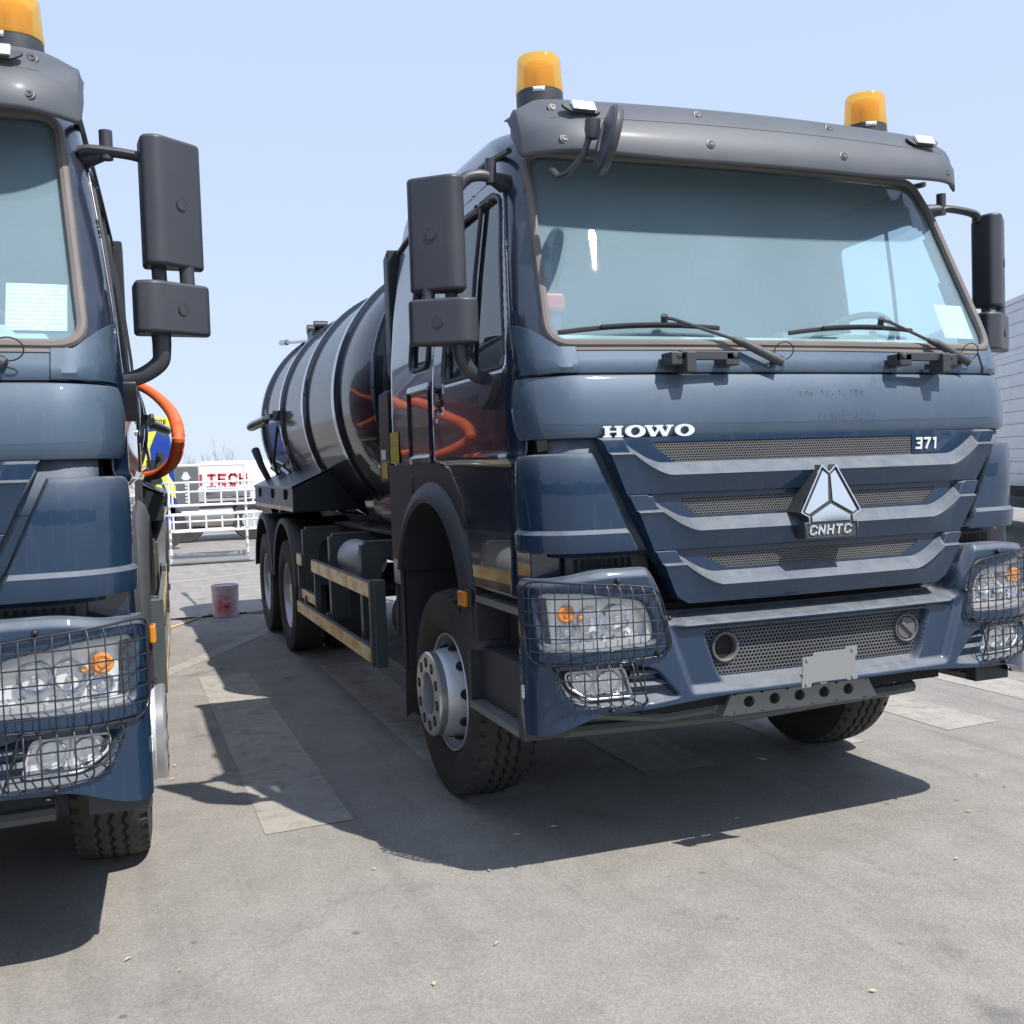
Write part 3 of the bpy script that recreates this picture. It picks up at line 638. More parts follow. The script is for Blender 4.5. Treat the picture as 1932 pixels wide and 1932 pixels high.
    # ---- emblem --------------------------------------------------------------
    EZ = -.010; emo = [(x, z+EZ) for x, z in [(-.035, 1.603), (0, 1.574), (.035, 1.603), (.146, 1.416), (.108, 1.395), (.108, 1.376), (.1275, 1.376), (.1275, 1.309), (-.1275, 1.309), (-.1275, 1.376), (-.108, 1.376), (-.108, 1.395), (-.146, 1.416)]]
    tl = lambda z: (z-1.30)*.055
    fe = lambda x, z, t: (x, -.085+t+tl(z), z)
    em = MB().prism(emo, .10, lambda x, z, t: (x, -.078+t+tl(z), z)).build('emblem', PLAST, T, bev=.002)
    def inset(poly, dd):
        n = len(poly); out = []
        for i in range(n):
            p = Vector(poly[i]); a = Vector(poly[i-1]); b = Vector(poly[(i+1) % n]); e1 = (p-a).normalized(); e2 = (b-p).normalized()
            n1 = Vector((e1.y, -e1.x)); n2 = Vector((e2.y, -e2.x)); m = (n1+n2); m = m/max(.35, m.length_squared/2)*1.0
            out.append((p.x+m.x*dd*.5*2/2, p.y+m.y*dd*.5*2/2))
        return out
    ii = inset(emo, .0095); n = len(emo)
    vs = [fe(*p, 0) for p in emo]+[fe(*p, 0) for p in ii]+[fe(*p, .009) for p in emo]+[fe(*p, .009) for p in ii]; fs = []
    for k in range(n): j = (k+1) % n; fs += [(k, j, n+j, n+k), (2*n+k, 3*n+k, 3*n+j, 2*n+j), (k, 2*n+k, 2*n+j, j), (n+k, n+j, 3*n+j, 3*n+k)]
    MB().add(vs, fs).build('emblem_rim', CHR, em, smooth=False)
    for s in (-1, 1):
        MB().prism([(s*.007, 1.562), (s*.030, 1.579), (s*.125, 1.417), (s*.106, 1.408), (s*.011, 1.458)], .004, lambda x, z, t: (x, -.083+t+tl(z+EZ), z+EZ)).build('emblem_plate', CHR, em, smooth=False)
    MB().prism([(0, 1.446), (.092, 1.398), (.092, 1.377), (-.092, 1.377), (-.092, 1.398)], .004, lambda x, z, t: (x, -.083+t+tl(z+EZ), z+EZ)).build('emblem_plate', CHR, em, smooth=False)
    mb = MB(); strokes(mb, 'CNHTC', -.105, 1.328, .032, .031, .0075, lambda x, z, t: (x, -.079-t+tl(z+EZ), z+EZ), gap=.33, slant=.22, depth=.004); mb.build('emblem_letters', SILV, em, smooth=False)
    # ---- hood panel ----------------------------------------------------------
    ss = np.linspace(-PH.L, PH.L, 130); zs = np.array([1.722, 1.726, 1.744, 1.785, 1.845, 1.90, 1.945, 1.963, 1.968])
    dd = np.array([.02, .006, -.004, -.010, -.014, -.010, -.002, .006, .02])
    A_, Zh = np.meshgrid(ss, zs, indexing='ij'); Dh = np.broadcast_to(dd, A_.shape)
    Zh = Zh-.006*(1-smooth(.2, 1.1, np.abs(A_)))*(1-(Zh-1.722)/.246)
    HG = PH.at(A_, Dh, Zh, .03); HG[..., 1] += .16*(HG[..., 2]-1.75)
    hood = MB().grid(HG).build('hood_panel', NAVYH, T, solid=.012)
    HWs = MB(); fh = lambda x, z, t: (x, .05*x*x+.019-t, z)
    zc = 1.7235; hh = .043; xx = -.934
    lw = .083
    for ch in 'HOWO':
        if ch == 'O':
            ringpoly(HWs, xx+.047, zc+hh/2, .042, hh/2+.002, .019, hh/2-.006, fh, .009, tilt=.25); xx += .0885
        else:
            for pl in slab_poly(ch): HWs.prism([(xx+p*.073, zc+q*hh) for p, q in pl], .009, fh)
            xx += .084 if ch == 'H' else .118
    HWs.build('maker_lettering', BADGE, hood, smooth=False)
    mb = MB(); fsx = lambda x, z, t: (x, .05*x*x+.0182-t+.16*(z-1.75), z)
    strokes(mb, 'HW', -.05, 1.858, .036, .028, .0022, fsx, gap=.2, slant=.15, depth=.0006, shake=.28); strokes(mb, '26-1-189', .045, 1.861, .034, .02, .0022, fsx, gap=.45, slant=.25, depth=.0006, shake=.3)
    strokes(mb, '77408-12-1', .02, 1.78, .036, .02, .0022, fsx, gap=.55, slant=.3, depth=.0006, shake=.35)
    mb.build('chalk_writing', mat('faint_scratch', (.075, .085, .105), .6), hood, smooth=False)
    # ---- corner deflectors ---------------------------------------------------
    for s in (-1, 1):
        zs = [1.288, 1.290, 1.300, 1.340, 1.360, 1.376, 1.47, 1.57, 1.645, 1.662, 1.668]; of = [.02, -.006, -.009, -.011, -.012, .002, .000, .0, .004, .012, .028]; rows = []
        for z, o_ in zip(zs, of):
            sa = PD.sx(.800+.172*(z-1.288)/.38); sb = PD.L
            rows.append(PD.at(s*np.linspace(sa, sb, 34), np.where(np.arange(34) == 0, o_+.025, o_), np.full(34, z), .0))
        MB().grid(np.array(rows)).build('corner_deflector', NAVY, T, solid=.012, sharp=24)
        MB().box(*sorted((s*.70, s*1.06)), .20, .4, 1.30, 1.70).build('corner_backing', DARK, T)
    for s in (-1, 1):
        sa_ = np.linspace(.60, PD.sx(1.16), 16); MB().grid(np.array([PD.at(s*sa_, np.full(16, .055), np.full(16, z_), .0) for z_ in (1.27, 1.4, 1.55, 1.73)])).build('corner_panel', NAVY, T, solid=.01)
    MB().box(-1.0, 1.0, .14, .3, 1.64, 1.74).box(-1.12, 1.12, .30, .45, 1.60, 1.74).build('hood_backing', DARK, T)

    # ---- cab shell -----------------------------------------------------------
    # horizontal sections: (z, half width, y of front at centre, corner radius, y of back)
    secs = [(1.63, 1.176, .16, .24, 2.36), (1.75, 1.182, .15, .24, 2.37), (1.935, 1.184, .13, .24, 2.37), (1.965, 1.183, .085, .17, 2.37), (1.99, 1.182, .075, .15, 2.37), (2.07, 1.179, .105, .14, 2.37), (2.22, 1.169, .175, .11, 2.37), (2.47, 1.143, .29, .09, 2.37),
            (2.73, 1.106, .405, .08, 2.37), (2.91, 1.080, .50, .11, 2.37), (3.00, 1.066, .56, .15, 2.37), (3.06, 1.045, .62, .19, 2.36), (3.10, 1.01, .70, .24, 2.34), (3.135, .93, .80, .28, 2.29), (3.155, .75, .95, .3, 2.2), (3.162, .3, 1.15, .2, 1.9)]
    Zs = np.array([q[0] for q in secs])
    def ip(z, i): return np.interp(z, Zs, [q[i] for q in secs])
    def ring(z):
        w_, yf, r, yr = [float(ip(z, i)) for i in (1, 2, 3, 4)]; pts = []
        n1 = 96; xe = w_-r
        for x in np.linspace(-xe, xe, n1): pts.append((x, yf+.055*x*x))
        ye = yf+.055*xe*xe
        n2 = 12
        for t in np.linspace(0, pi/2, n2+2)[1:-1]: pts.append((xe+r*sin(t), ye+.02*sin(t)+1.15*r*(1-cos(t))))
        yc = ye+1.15*r+.02; rb = .12*min(1, r/.15)
        for y in np.linspace(yc, yr-rb, 90): pts.append((w_, y))
        for t in np.linspace(0, pi/2, 8)[1:-1]: pts.append((w_-rb*(1-cos(t)), yr-rb+rb*sin(t)))
        for x in np.linspace(w_-rb, -w_+rb, 20): pts.append((x, yr))
        for t in np.linspace(0, pi/2, 8)[1:-1]: pts.append((-w_+rb*(1-sin(t)), yr-rb+rb*cos(t)))
        for y in np.linspace(yr-rb, yc, 90): pts.append((-w_, y))
        for t in np.linspace(pi/2, 0, n2+2)[1:-1]: pts.append((-xe-r*sin(t), ye+.02*sin(t)+1.15*r*(1-cos(t))))
        return [(x, y, z) for x, y in pts]
    def ysurf(x, z):
        w_, yf, r = [float(ip(z, i)) for i in (1, 2, 3)]; xe = w_-r; a = min(abs(x), w_)
        if a <= xe: return yf+.055*a*a
        t = math.asin(min(1, (a-xe)/r)); return yf+.055*xe*xe+.02*sin(t)+1.15*r*(1-cos(t))
    def xside(z): return float(ip(z, 1))
    zl = np.concatenate([np.arange(1.63, 2.96, .0222), [2.98, 3.0, 3.03, 3.06, 3.08, 3.10, 3.115, 3.125, 3.135, 3.145, 3.155, 3.162]])
    R = np.array([ring(z) for z in zl])
    WS = rpoly([(-1.092, 2.088), (1.092, 2.088), (1.015, 2.93), (-1.015, 2.93)], [.09, .09, .08, .08], 6)
    DW = rpoly([(.395, 2.03), (1.24, 2.03), (1.24, 2.76), (.70, 2.78), (.60, 2.74)], .05, 4)      # door window (y,z)
    QW = rpoly([(1.53, 2.14), (1.86, 2.14), (1.86, 2.74), (1.53, 2.74)], .06, 4)
    FR = (np.abs(R[..., 0]) <= ip(R[..., 2], 1)-.02) & (R[..., 1] < 1.0)
    mask = np.ones((len(zl)-1, R.shape[1]), bool)
    sdW = sdf(WS, R[..., 0], R[..., 2]); sdD = np.minimum(sdf(DW, R[..., 1], R[..., 2]), sdf(QW, R[..., 1], R[..., 2]))
    front = np.zeros(R.shape[:2], bool); nR = R.shape[1]
    idx = np.arange(nR); front[:, (idx < 96+9) | (idx > nR-9)] = True
    side = np.zeros_like(front); side[:, 96+6:96+12+92] = True; side[:, nR-12-92:nR-6] = True
    D_ = np.where(front, sdW, 9); D_ = np.where(side & ~front, sdD, D_)
    Rn = R.copy()
    for i in range(mask.shape[0]):
        for j in range(nR):
            k = (j+1) % nR
            if max(D_[i, j], D_[i+1, j], D_[i, k], D_[i+1, k]) < .008: mask[i, j] = False
    mb = MB(); Rc = np.concatenate([Rn, Rn[:, :1]], 1); mb.grid(Rc, mask=mask)
    mb.add([tuple(p) for p in R[-1]], [tuple(range(nR))])
    cab = mb.build('cab', NAVYS, T, sharp=40, solid=.022)
    # cab floor and rear wall inside, interior surfaces
    MB().box(-1.14, 1.14, .35, 2.33, 1.60, 1.64).build('cab_floor', INTD, cab)
    A = np.array([[(x*.97, min(2.32, y)-.03 if y > 2.0 else y+.03, z) for x, y, z in ring(z_)] for z_ in (1.66, 2.1, 2.6)])
    # ---- glass
    def strip(fn, us, vs): return np.array([[fn(u, v) for v in vs] for u in us])
    def wsx(u, v):
        z = 2.075+.87*v; hwid = 1.105-.095*(z-2.075)/.87; x = u*hwid; return (x, ysurf(x, z)+.012, z)
    ws = MB().slab(strip(wsx, np.linspace(-1, 1, 50), np.linspace(0, 1, 14)), (0, .006, 0)).build('windshield', WGL, T)
    path = [(p.x, ysurf(p.x, p.y)-.004, p.y) for p in resample([tuple(q) for q in WS], .04)]
    MB().tube(path, .018, 8, closed=True, flat=.45 if False else 1).build('windshield_seal', SEALM, ws)
    low = [(x, ysurf(x, 2.098)-.006, 2.098) for x in np.linspace(-1.04, 1.04, 40)]
    # wide lower seal band
    mb = MB(); mb.slab(np.array([[(x, ysurf(x, z)-.010, z) for z in (2.062, 2.07, 2.095, 2.108)] for x in np.linspace(-1.045, 1.045, 50)]), (0, .012, 0)); mb.build('seal_band', SEALM, ws, bev=.003)
    for s in (-1, 1):
        fn = lambda u, v: (s*(xside(2.0+.8*v)-.012), .38+.24*v+(.88-.24*v)*u, 2.0+.8*v)
        sw = MB().slab(strip(fn, np.linspace(0, 1, 20), np.linspace(0, 1, 8)), (s*-.005, 0, 0)).build('side_window', SGL, T)
        fn = lambda u, v: (s*(xside(2.12+.64*v)-.012), 1.5+.39*u, 2.12+.64*v)
        qw = MB().slab(strip(fn, np.linspace(0, 1, 8), np.linspace(0, 1, 8)), (s*-.005, 0, 0)).build('quarter_window', SGL, T)
        MB().box(*sorted((s*1.085, s*1.09)), 1.44, 1.96, 2.05, 2.80).build('quarter_light_blocker', INTD, T)  # added dark panel, blocks the light through the quarter window
        for poly, par in ((DW, sw), (QW, qw)):
            MB().tube([(s*(xside(q.y)+.003), q.x, q.y) for q in resample([tuple(q) for q in poly], .04)], .012, 6, closed=True).build('window_seal', BLKM, par)
        MB().tube([(s*(xside(z)+.002), .86, z) for z in np.linspace(2.04, 2.77, 6)], .010, 6).build('window_divider', BLKM, sw)
        # ---- door outer skin
        dpoly = rpoly([(.285, 1.10), (.85, 1.10), (.90, 1.27), (1.0, 1.47), (1.2, 1.62), (1.40, 1.66), (1.41, 2.2), (1.40, 2.82), (.75, 2.86), (.62, 2.86), (.55, 2.73), (.46, 2.47), (.37, 2.2), (.30, 1.97), (.285, 1.8)], .02, 2)
        ys = np.arange(.28, 1.425, .0125); zz_ = np.arange(1.09, 2.88, .0125); Yd, Zd = np.meshgrid(ys, zz_, indexing='ij'); sd = sdf(dpoly, Yd, Zd); sw_ = sdf(DW, Yd, Zd)-.012
        # snap border verts
        def snap(Yv, Zv, f, band, sign):
            e = 1e-4; d0 = f(Yv, Zv); gy = (f(Yv+e, Zv)-d0)/e; gz = (f(Yv, Zv+e)-d0)/e; m_ = np.abs(d0) < band; return np.where(m_, Yv-gy*d0, Yv), np.where(m_, Zv-gz*d0, Zv)
        Yd, Zd = snap(Yd, Zd, lambda a, b: sdf(dpoly, a, b), .0075, 1); Yd, Zd = snap(Yd, Zd, lambda a, b: sdf(DW, a, b)-.012, .0075, 1)
        inside = (sdf(dpoly, Yd, Zd) < .003) & (sdf(DW, Yd, Zd)-.012 > -.003)
        mk = inside[:-1, :-1] & inside[1:, :-1] & inside[:-1, 1:] & inside[1:, 1:]
        prof_x = np.interp(Zd, [1.09, 1.25, 1.60, 1.645, 1.66, 1.70, 1.85, 2.0, 2.1, 2.25, 2.5, 2.75, 2.93], [1.205, 1.20, 1.188, 1.186, 1.20, 1.200, 1.199, 1.197, 1.190, 1.176, 1.146, 1.110, 1.084])
        bulge = .012*np.exp(-((Zd-1.655)/.02)**2)*smooth(1.1, .4, Yd)
        front_in = .05*smooth(.40, .27, Yd)**2
        GD = np.stack([s*(prof_x+bulge-front_in), Yd, Zd], -1)
        hpoly = rpoly([(1.235, 1.895), (1.355, 1.895), (1.355, 2.01), (1.235, 2.01)], .015, 2)
        GD[..., 0] -= s*.022*(1-smooth(-.012, .0, sdf(hpoly, Yd, Zd)))
        door = MB().grid(GD, mask=mk).build('door', NAVYS, T, sharp=45, solid=.012)
        MB().box(*sorted((s*1.180, s*1.207)), 1.25, 1.34, 1.925, 1.955).build('door_handle', BLKM, door, bev=.006)
        MB().lathe([(0, .0), (.012, .0), (.014, -.006)], (s*1.206, 1.33, 1.855), (s, 0, 0), 14).build('door_lock', STEEL, door)
        # rear side storage hatch and trim
        hp = rpoly([(1.47, 1.665), (1.90, 1.665), (1.90, 2.05), (1.47, 2.05)], .04, 4)
        ys = np.linspace(1.46, 1.91, 30); zz_ = np.linspace(1.655, 2.06, 28); Yh, Zh_ = np.meshgrid(ys, zz_, indexing='ij'); q = sdf(hp, Yh, Zh_)
        Xh = 1.186+.010*smooth(.0, -.012, q)-.012*smooth(-.02, -.032, q)+.0*q
        MB().slab(np.stack([s*Xh, Yh, Zh_], -1), (-s*.01, 0, 0)).build('storage_hatch', NAVYS, T, sharp=50)
        # gutter and roof lip
        MB().tube([(s*(xside(z)+.004), y, z) for y, z in ((.56, 2.93), (.8, 2.955), (1.3, 2.955), (1.8, 2.945), (2.2, 2.89), (2.33, 2.86))], .014, 6).build('rain_gutter', PLAST, T)
        # fender above the front wheel
        def arc(r0_, r1_, x0_, x1_, a0, a1, cy=1.52, cz=.905, n=28):
            A = []
            for t in np.linspace(a0, a1, n):
                c_, s_ = cos(t), sin(t); A.append([(s*x0_, cy+r0_*c_, cz+r0_*s_), (s*x1_, cy+r0_*c_, cz+r0_*s_), (s*(x1_+.012), cy+(r0_+.02)*c_, cz+(r0_+.02)*s_), (s*(x1_-.006), cy+(r1_-.03)*c_, cz+(r1_-.03)*s_), (s*(x1_-.045), cy+r1_*c_, cz+r1_*s_), (s*x0_, cy+r1_*c_, cz+r1_*s_)])
            A = np.array(A); m_ = MB().grid(A, cv=True); m_.add([tuple(p) for p in A[0]], [tuple(range(6))]); m_.add([tuple(p) for p in A[-1]], [tuple(range(6))]); return m_
        fen = arc(.555, .665, .80, 1.222, math.radians(18), math.radians(188)).build('front_fender', PLAST, T, sharp=40)
        fp = [(1.0, 1.46), (1.2, 1.615), (1.42, 1.655), (2.36, 1.655), (2.36, 1.12), (2.20, 1.12)]+[(1.52+.64*cos(t), .905+.64*sin(t)) for t in np.linspace(math.radians(22), math.radians(140), 14)]
        MB().prism(fp, .03, lambda y, z, t: (s*(1.185-t), y, z)).build('fender_panel', PLAST, fen, bev=.004)
        MB().box(*sorted((s*1.183, s*1.19)), 1.86, 1.93, 1.50, 1.58).build('fender_cover', PLAST, fen, bev=.01)
        # inner splash shield + mudguard plate + mudflap
        MB().box(*sorted((s*.80, s*1.19)), 2.115, 2.135, .52, 1.22).box(*sorted((s*1.10, s*1.19)), 2.0, 2.115, 1.19, 1.215).tube([(s*1.19, 2.12, z) for z in (.52, 1.2)], .016, 6).build('splash_shield', PLAST, T, bev=.003)
        mb = MB(); rgx = [.80+.39*k/10 for k in range(11)]
        pz = [(.80, .53)]+[(x, .235+(.03 if k % 2 else 0)) for k, x in enumerate(rgx)]+[(1.19, .53)]
        MB().prism(pz, .01, lambda x, z, t: (s*x, 2.125+t+(.53-z)*.08, z)).build('mudflap', RUBD, T, smooth=False)
        MB().box(*sorted((s*.45, s*.80)), .9, 2.15, .62, 1.5).build('wheel_well', DARK, T)
        # ---- steps
        st = MB()
        st.prism(rpoly([(.30, .60), (.30, 1.085), (.86, 1.085), (.93, 1.02), (.90, .84), (.97, .80), (.95, .60), (.85, .58), (.34, .58)], .02, 3), .03, lambda y, z, t: (s*(1.02+t), y, z))
        st.box(*sorted((s*1.03, s*1.212)), .915, .95, .57, .84); st.box(*sorted((s*1.03, s*1.165)), .285, .92, .59, .825); st.box(*sorted((s*1.05, s*1.205)), .83, .95, .86, 1.09)
        st.box(*sorted((s*1.03, s*1.228)), .225, .290, .555, .77); st.box(*sorted((s*1.03, s*1.215)), .225, .275, .77, 1.075); st.box(*sorted((s*1.05, s*1.19)), .28, .33, .80, 1.06)
        stp = st.build('step_housing', PLAST, T, bev=.01)
        for z, y0, y1, x1 in ((1.065, .30, .86, 1.205), (.585, .285, .90, 1.225)):
            mb = MB().box(*sorted((s*1.03, s*x1)), y0, y1, z-.028, z)
            for i in range(9):
                for j in range(3):
                    yy = y0+.05+i*(y1-y0-.1)/8; xx_ = 1.075+j*.045
                    MB().box(*sorted((s*(xx_-.015), s*(xx_+.015))), yy-.010, yy+.010, z-.001, z+.004).build('tread_cleat', STEEL, T, smooth=False) if False else None
            ct = mb
            for i in range(9):
                for j in range(3):
                    yy = y0+.05+i*(y1-y0-.1)/8; xx_ = 1.075+j*.045
                    ct.box(*sorted((s*(xx_-.014), s*(xx_+.014))), yy-.009, yy+.009, z+.0005, z+.005)
            ct.build('step_tread', mat('tread_metal', (.22, .22, .22), .5, .4, dust=.3) if 'tread_metal' not in MATS else MATS['tread_metal'], T, smooth=False)
        am = MB().box(*sorted((s*1.205, s*1.225)), .86, .96, 1.005, 1.085).build('side_marker', PLAST, T, bev=.008)
        MB().box(*sorted((s*1.225, s*1.25)), .865, .955, 1.01, 1.08).build('lens', ORNG, am, bev=.008)
        # ---- mirrors
        def rbox(mb, c, sz, rz, tx=0, r=.03, bev=None):
            q = MB(); hx, hy, hz = sz[0]/2, sz[1]/2, sz[2]/2
            sec_ = rpoly([(-hx, .015), (hx*.50, -hy-.035), (hx*.98, -hy-.01), (hx, hy-.01), (-hx, hy)], [.02, .035, .02, .02, .02], 6)
            q.prism(sec_, sz[2], lambda a, b, t: (a, b, t-hz)); return q.xf(Matrix.Translation(c) @ Matrix.Rotation(rz, 4, 'Z') @ Matrix.Rotation(tx, 4, 'X'))
        mx = .085 if s > 0 else 0
        mm = rbox(None, (-1.412-mx, .545, 2.565), (.215, .115, .455), -.12, r=.042); 
        if s > 0: mm = mm.mir()
        mir = mm.build('mirror_housing', MIRR, T, bev=.02, seg=4)
        mm = rbox(None, (-1.398-mx, .535, 2.215), (.268, .12, .185), -.10, r=.042)
        if s > 0: mm = mm.mir()
        mir2 = mm.build('mirror_housing', MIRR, T, bev=.022, seg=4)
        for c, par in (((-1.4445-mx, .509, 2.56), mir), ((-1.4355-mx, .4984, 2.21), mir2)):
            ci = Vector(c); ax_ = Vector((-.635, -.772, 0)).normalized(); ci = ci+ax_*.001
            q = MB().lathe([(.0225, -.003), (.0225, .002), (.0212, .002), (.0208, .0005), (.0200, .0005), (.0196, .002), (0, .002)], ci, ax_, 28)
            if s > 0: q = q.mir()
            q.build('mirror_cap', MIRR, par)
        # reflective glass on the back of the housing
        for c, sz in (((-1.412-mx, .55, 2.565), (.165, .004, .40)), ((-1.398-mx, .54, 2.215), (.22, .004, .135))):
            q = MB().box(-sz[0]/2, sz[0]/2, .0535, .0575, -sz[2]/2, sz[2]/2).xf(Matrix.Translation(c) @ Matrix.Rotation(-.11, 4, 'Z'))
            if s > 0: q = q.mir()
            q.build('mirror_glass', CHR, mir if sz[2] > .2 else mir2)
        fx = lambda L_: [(x if s < 0 else -x, y, z) for x, y, z in L_]
        MB().tube(catmull(fx([(-1.31-mx, .54, 2.765), (-1.28-mx, .54, 2.80), (-1.22, .54, 2.815), (-1.17, .545, 2.81)])), .019, 8, flat=1.3).build('mirror_arm', MIRR, T, sharp=50)
        MB().tube(fx([(-1.17, .545, 2.785), (-1.17, .545, 2.885)]), .023, 12).build('mirror_pivot', MIRR, T, sharp=50)
        MB().tube(fx([(-1.08, .60, 2.80), (-1.12, .575, 2.805), (-1.17, .545, 2.81)]), [.045, .036, .026], 8).build('mirror_mount', MIRR, T, sharp=50)
        for xx_ in (-1.455-mx, -1.36-mx): MB().tube(fx([(xx_, .545, 2.27), (xx_+.003, .545, 2.37)]), .026, 8, flat=.7).build('mirror_link', MIRR, T, sharp=50)
        MB().tube(catmull(fx([(-1.33-mx, .54, 2.17), (-1.33-mx, .54, 2.12), (-1.32-mx, .545, 2.07), (-1.29-mx*.6, .55, 2.025), (-1.25, .56, 2.0), (-1.205, .565, 1.99)])), [.036-.010*k_/30 for k_ in range(31)], 10).build('mirror_arm', MIRR, T, sharp=50)
        MB().prism(rpoly([(.42, 1.995), (.60, 1.99), (.62, 1.90), (.59, 1.86), (.50, 1.90), (.44, 1.95)], .015, 3), .045, lambda y, z, t: (s*(1.19+t), y, z)).build('mirror_bracket', MIRR, T, bev=.01)
    # pillar trims beside the cowl
    for s in (-1, 1):
        xs = np.linspace(.993, 1.176, 18)
        A = np.array([[(s*x, ysurf(x, z)-.014, z) for z in np.linspace(1.975, (2.078 if x < 1.06 else 2.078+.9*(x-1.06)), 6)] for x in xs])
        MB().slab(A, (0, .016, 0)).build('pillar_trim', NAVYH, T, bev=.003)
    # cowl strip
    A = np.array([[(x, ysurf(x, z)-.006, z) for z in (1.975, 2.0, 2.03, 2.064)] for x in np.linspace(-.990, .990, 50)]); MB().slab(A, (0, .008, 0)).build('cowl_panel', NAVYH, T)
    # ---- grab handles / wiper housings
    for x0 in (-.655, .425):
        mb = MB(); yb = ysurf(x0, 2.0)-.006; e = x0+.305
        mb.box(x0, x0+.075, yb-.085, yb, 1.995, 2.045); mb.box(e-.062, e, yb-.085, yb, 1.995, 2.045)
        mb.box(x0+.04, e, yb-.085, yb-.060, 2.014, 2.050); mb.box(x0+.055, x0+.098, yb-.105, yb-.02, 1.965, 2.044)
        for xx_ in (x0+.035, e-.02): mb.lathe([(0, -.006), (.011, -.005), (.013, 0)], (xx_, yb-.085, 2.032), (0, 1, 0), 14)
        if x0 > 0: mb.v = [(e-(x-x0), y, z) for x, y, z in mb.v]; mb.f = [tuple(reversed(f_)) for f_ in mb.f]
        mb.build('grab_handle', PLAST, T, bev=.005)
    # ---- wipers
    for px_, pz_, ex, ez, bx0, bx1, bz0, bz1 in ((-.146, 2.020, -.605, 2.192, -1.055, -.367, 2.140, 2.148), (.86, 2.030, .45, 2.200, -.045, .62, 2.145, 2.155)):
        yy = lambda x, z: ysurf(x, z)
        mb = MB()
        mb.tube([(px_, yy(px_, pz_)+.0, pz_), (px_, yy(px_, pz_)-.06, pz_)], .016, 10)
        mb.tube([(px_+.01, yy(px_, pz_)-.055, pz_-.012), (px_-.15, yy(px_-.13, 2.10)-.055, pz_+.070), (px_-.19, yy(px_-.13, 2.11)-.05, pz_+.085)], [.016, .014, .009], 8, flat=1.3)
        mb.tube([(px_-.19, yy(px_-.13, 2.11)-.05, pz_+.085), (ex+.03, yy(ex, ez)-.048, ez-.004), (ex, yy(ex, ez)-.045, ez)], .007, 6)
        mb.tube([(ex-.01, yy(ex, ez)-.05, ez+.01), (ex+.0, yy(ex, ez)-.03, ez-.02)], .014, 8)
        ar = mb.build('wiper', PLAST, T, sharp=50)
        mb = MB(); n = 12; pts = []
        for k in range(n+1):
            t = k/n; x = bx0+(bx1-bx0)*t; z = bz0+(bz1-bz0)*t+.018*(1-(2*t-1.2)**2 if True else 0); pts.append((x, yy(x, z)-.022, z))
        mb.tube(pts, .006, 6, flat=1.6)
        mid = pts[3:10]; mb.tube([(x, y-.014, z+.004) for x, y, z in mid], .007, 6)
        mb.build('wiper_blade', BLKM, ar)
        t = [(px_+.02+.045*sin(a), yy(px_, pz_)-.05+.01*cos(a), pz_+.02+.035*(1-cos(a))-.02) for a in np.linspace(0, 5, 18)]
        MB().tube(t, .0025, 5).build('washer_hose', BLKM, ar)
    # ---- sun visor
    vz = [(3.135, .56), (3.125, .47), (3.085, .385), (3.012, .325), (3.000, .315), (2.93, .272), (2.850, .255), (2.833, .259)]
    def vis(x, z, y, k):
        a = abs(x); return (x, y-.06+.07*a*a+.11*max(0, (a-.86)/.25)**2.4, z)
    xs = list(np.linspace(-1.095, -.86, 16))+list(np.linspace(-.84, .84, 46))+list(np.linspace(.86, 1.095, 16))
    ext = [(1.098, .0), (1.104, .02), (1.108, .045), (1.109, .07)]
    cols = [(-x, e) for x, e in ext[::-1]]+[(x, 0) for x in xs]+ext
    A = []
    for x, ya in cols:
        e = smooth(.97, 1.11, abs(x)); row = []
        for k, (z, y) in enumerate(vz):
            z2 = z-.075*e*smooth(2.90, 3.12, z)
            if k >= 5: z2 += .018*smooth(.4, .95, abs(x))
            if ya > 0: zlo = 2.86+.09*smooth(.0, .07, ya); z2 = zlo+(z2-2.85)*(3.04-zlo)/(3.06-2.85)
            y_ = .259+(y-.259)*(1-.75*e); p_ = vis(x, z2, y_, k); row.append((p_[0], p_[1]+ya, p_[2]))
        A.append(row)
    vsr = MB().grid(np.array(A)).build('sun_visor', GREYP, T, sharp=30, solid=.010, bev=0)
    vb = lambda x, z: np.interp(z, [q[0] for q in vz][::-1], [q[1] for q in vz][::-1])-.06+.07*x*x+.11*max(0, (abs(x)-.86)/.25)**2.4
    for sx_, z in ((.96, 3.055), (.955, 2.905), (.33, 3.06), (.33, 2.915)):
        for s in (-1, 1):
            MB().lathe([(0, -.004), (.006, -.005), (.007, -.007), (.012, -.007), (.014, -.003), (.020, -.002), (.022, .004)], (s*sx_, vb(sx_, z), z), (0, 1, -.35), 20).build('visor_screw', MIRR, vsr)
    MB().tube([(s_, vb(s_, 3.006)-.0, 3.0065) for s_ in np.linspace(-1.02, 1.02, 40)], .0025, 4).build('visor_crease', SEALM, vsr)
    for s in (-1, 1):
        c = Vector((s*.855, vb(.855, 3.04)-.006, 3.045)); ml = MB().prism(rpoly([(-.085, -.012), (-.055, -.034), (.055, -.034), (.085, -.012), (.085, .004), (-.085, .004)], .006, 2), .018, lambda a, b, t: (c.x+a, c.y-.012+t+.6*b*0+b*-.0+(-b)*-.7, c.z+b+.01)).build('marker_lamp', PLAST, T, bev=.002)
        MB().prism([(-.05, -.022), (.05, -.022), (.05, .02), (-.05, .02)], .022, lambda a, b, t: (c.x+a, c.y-.032+t+b*.6, c.z+b+.008)).build('marker_body', BADGE, ml, bev=.004)
        MB().prism([(-.053, -.025), (.053, -.025), (.053, .023), (-.053, .023)], .022, lambda a, b, t: (c.x+a, c.y-.036+t+b*.6, c.z+b+.008)).build('lens', LENS, ml, bev=.004)
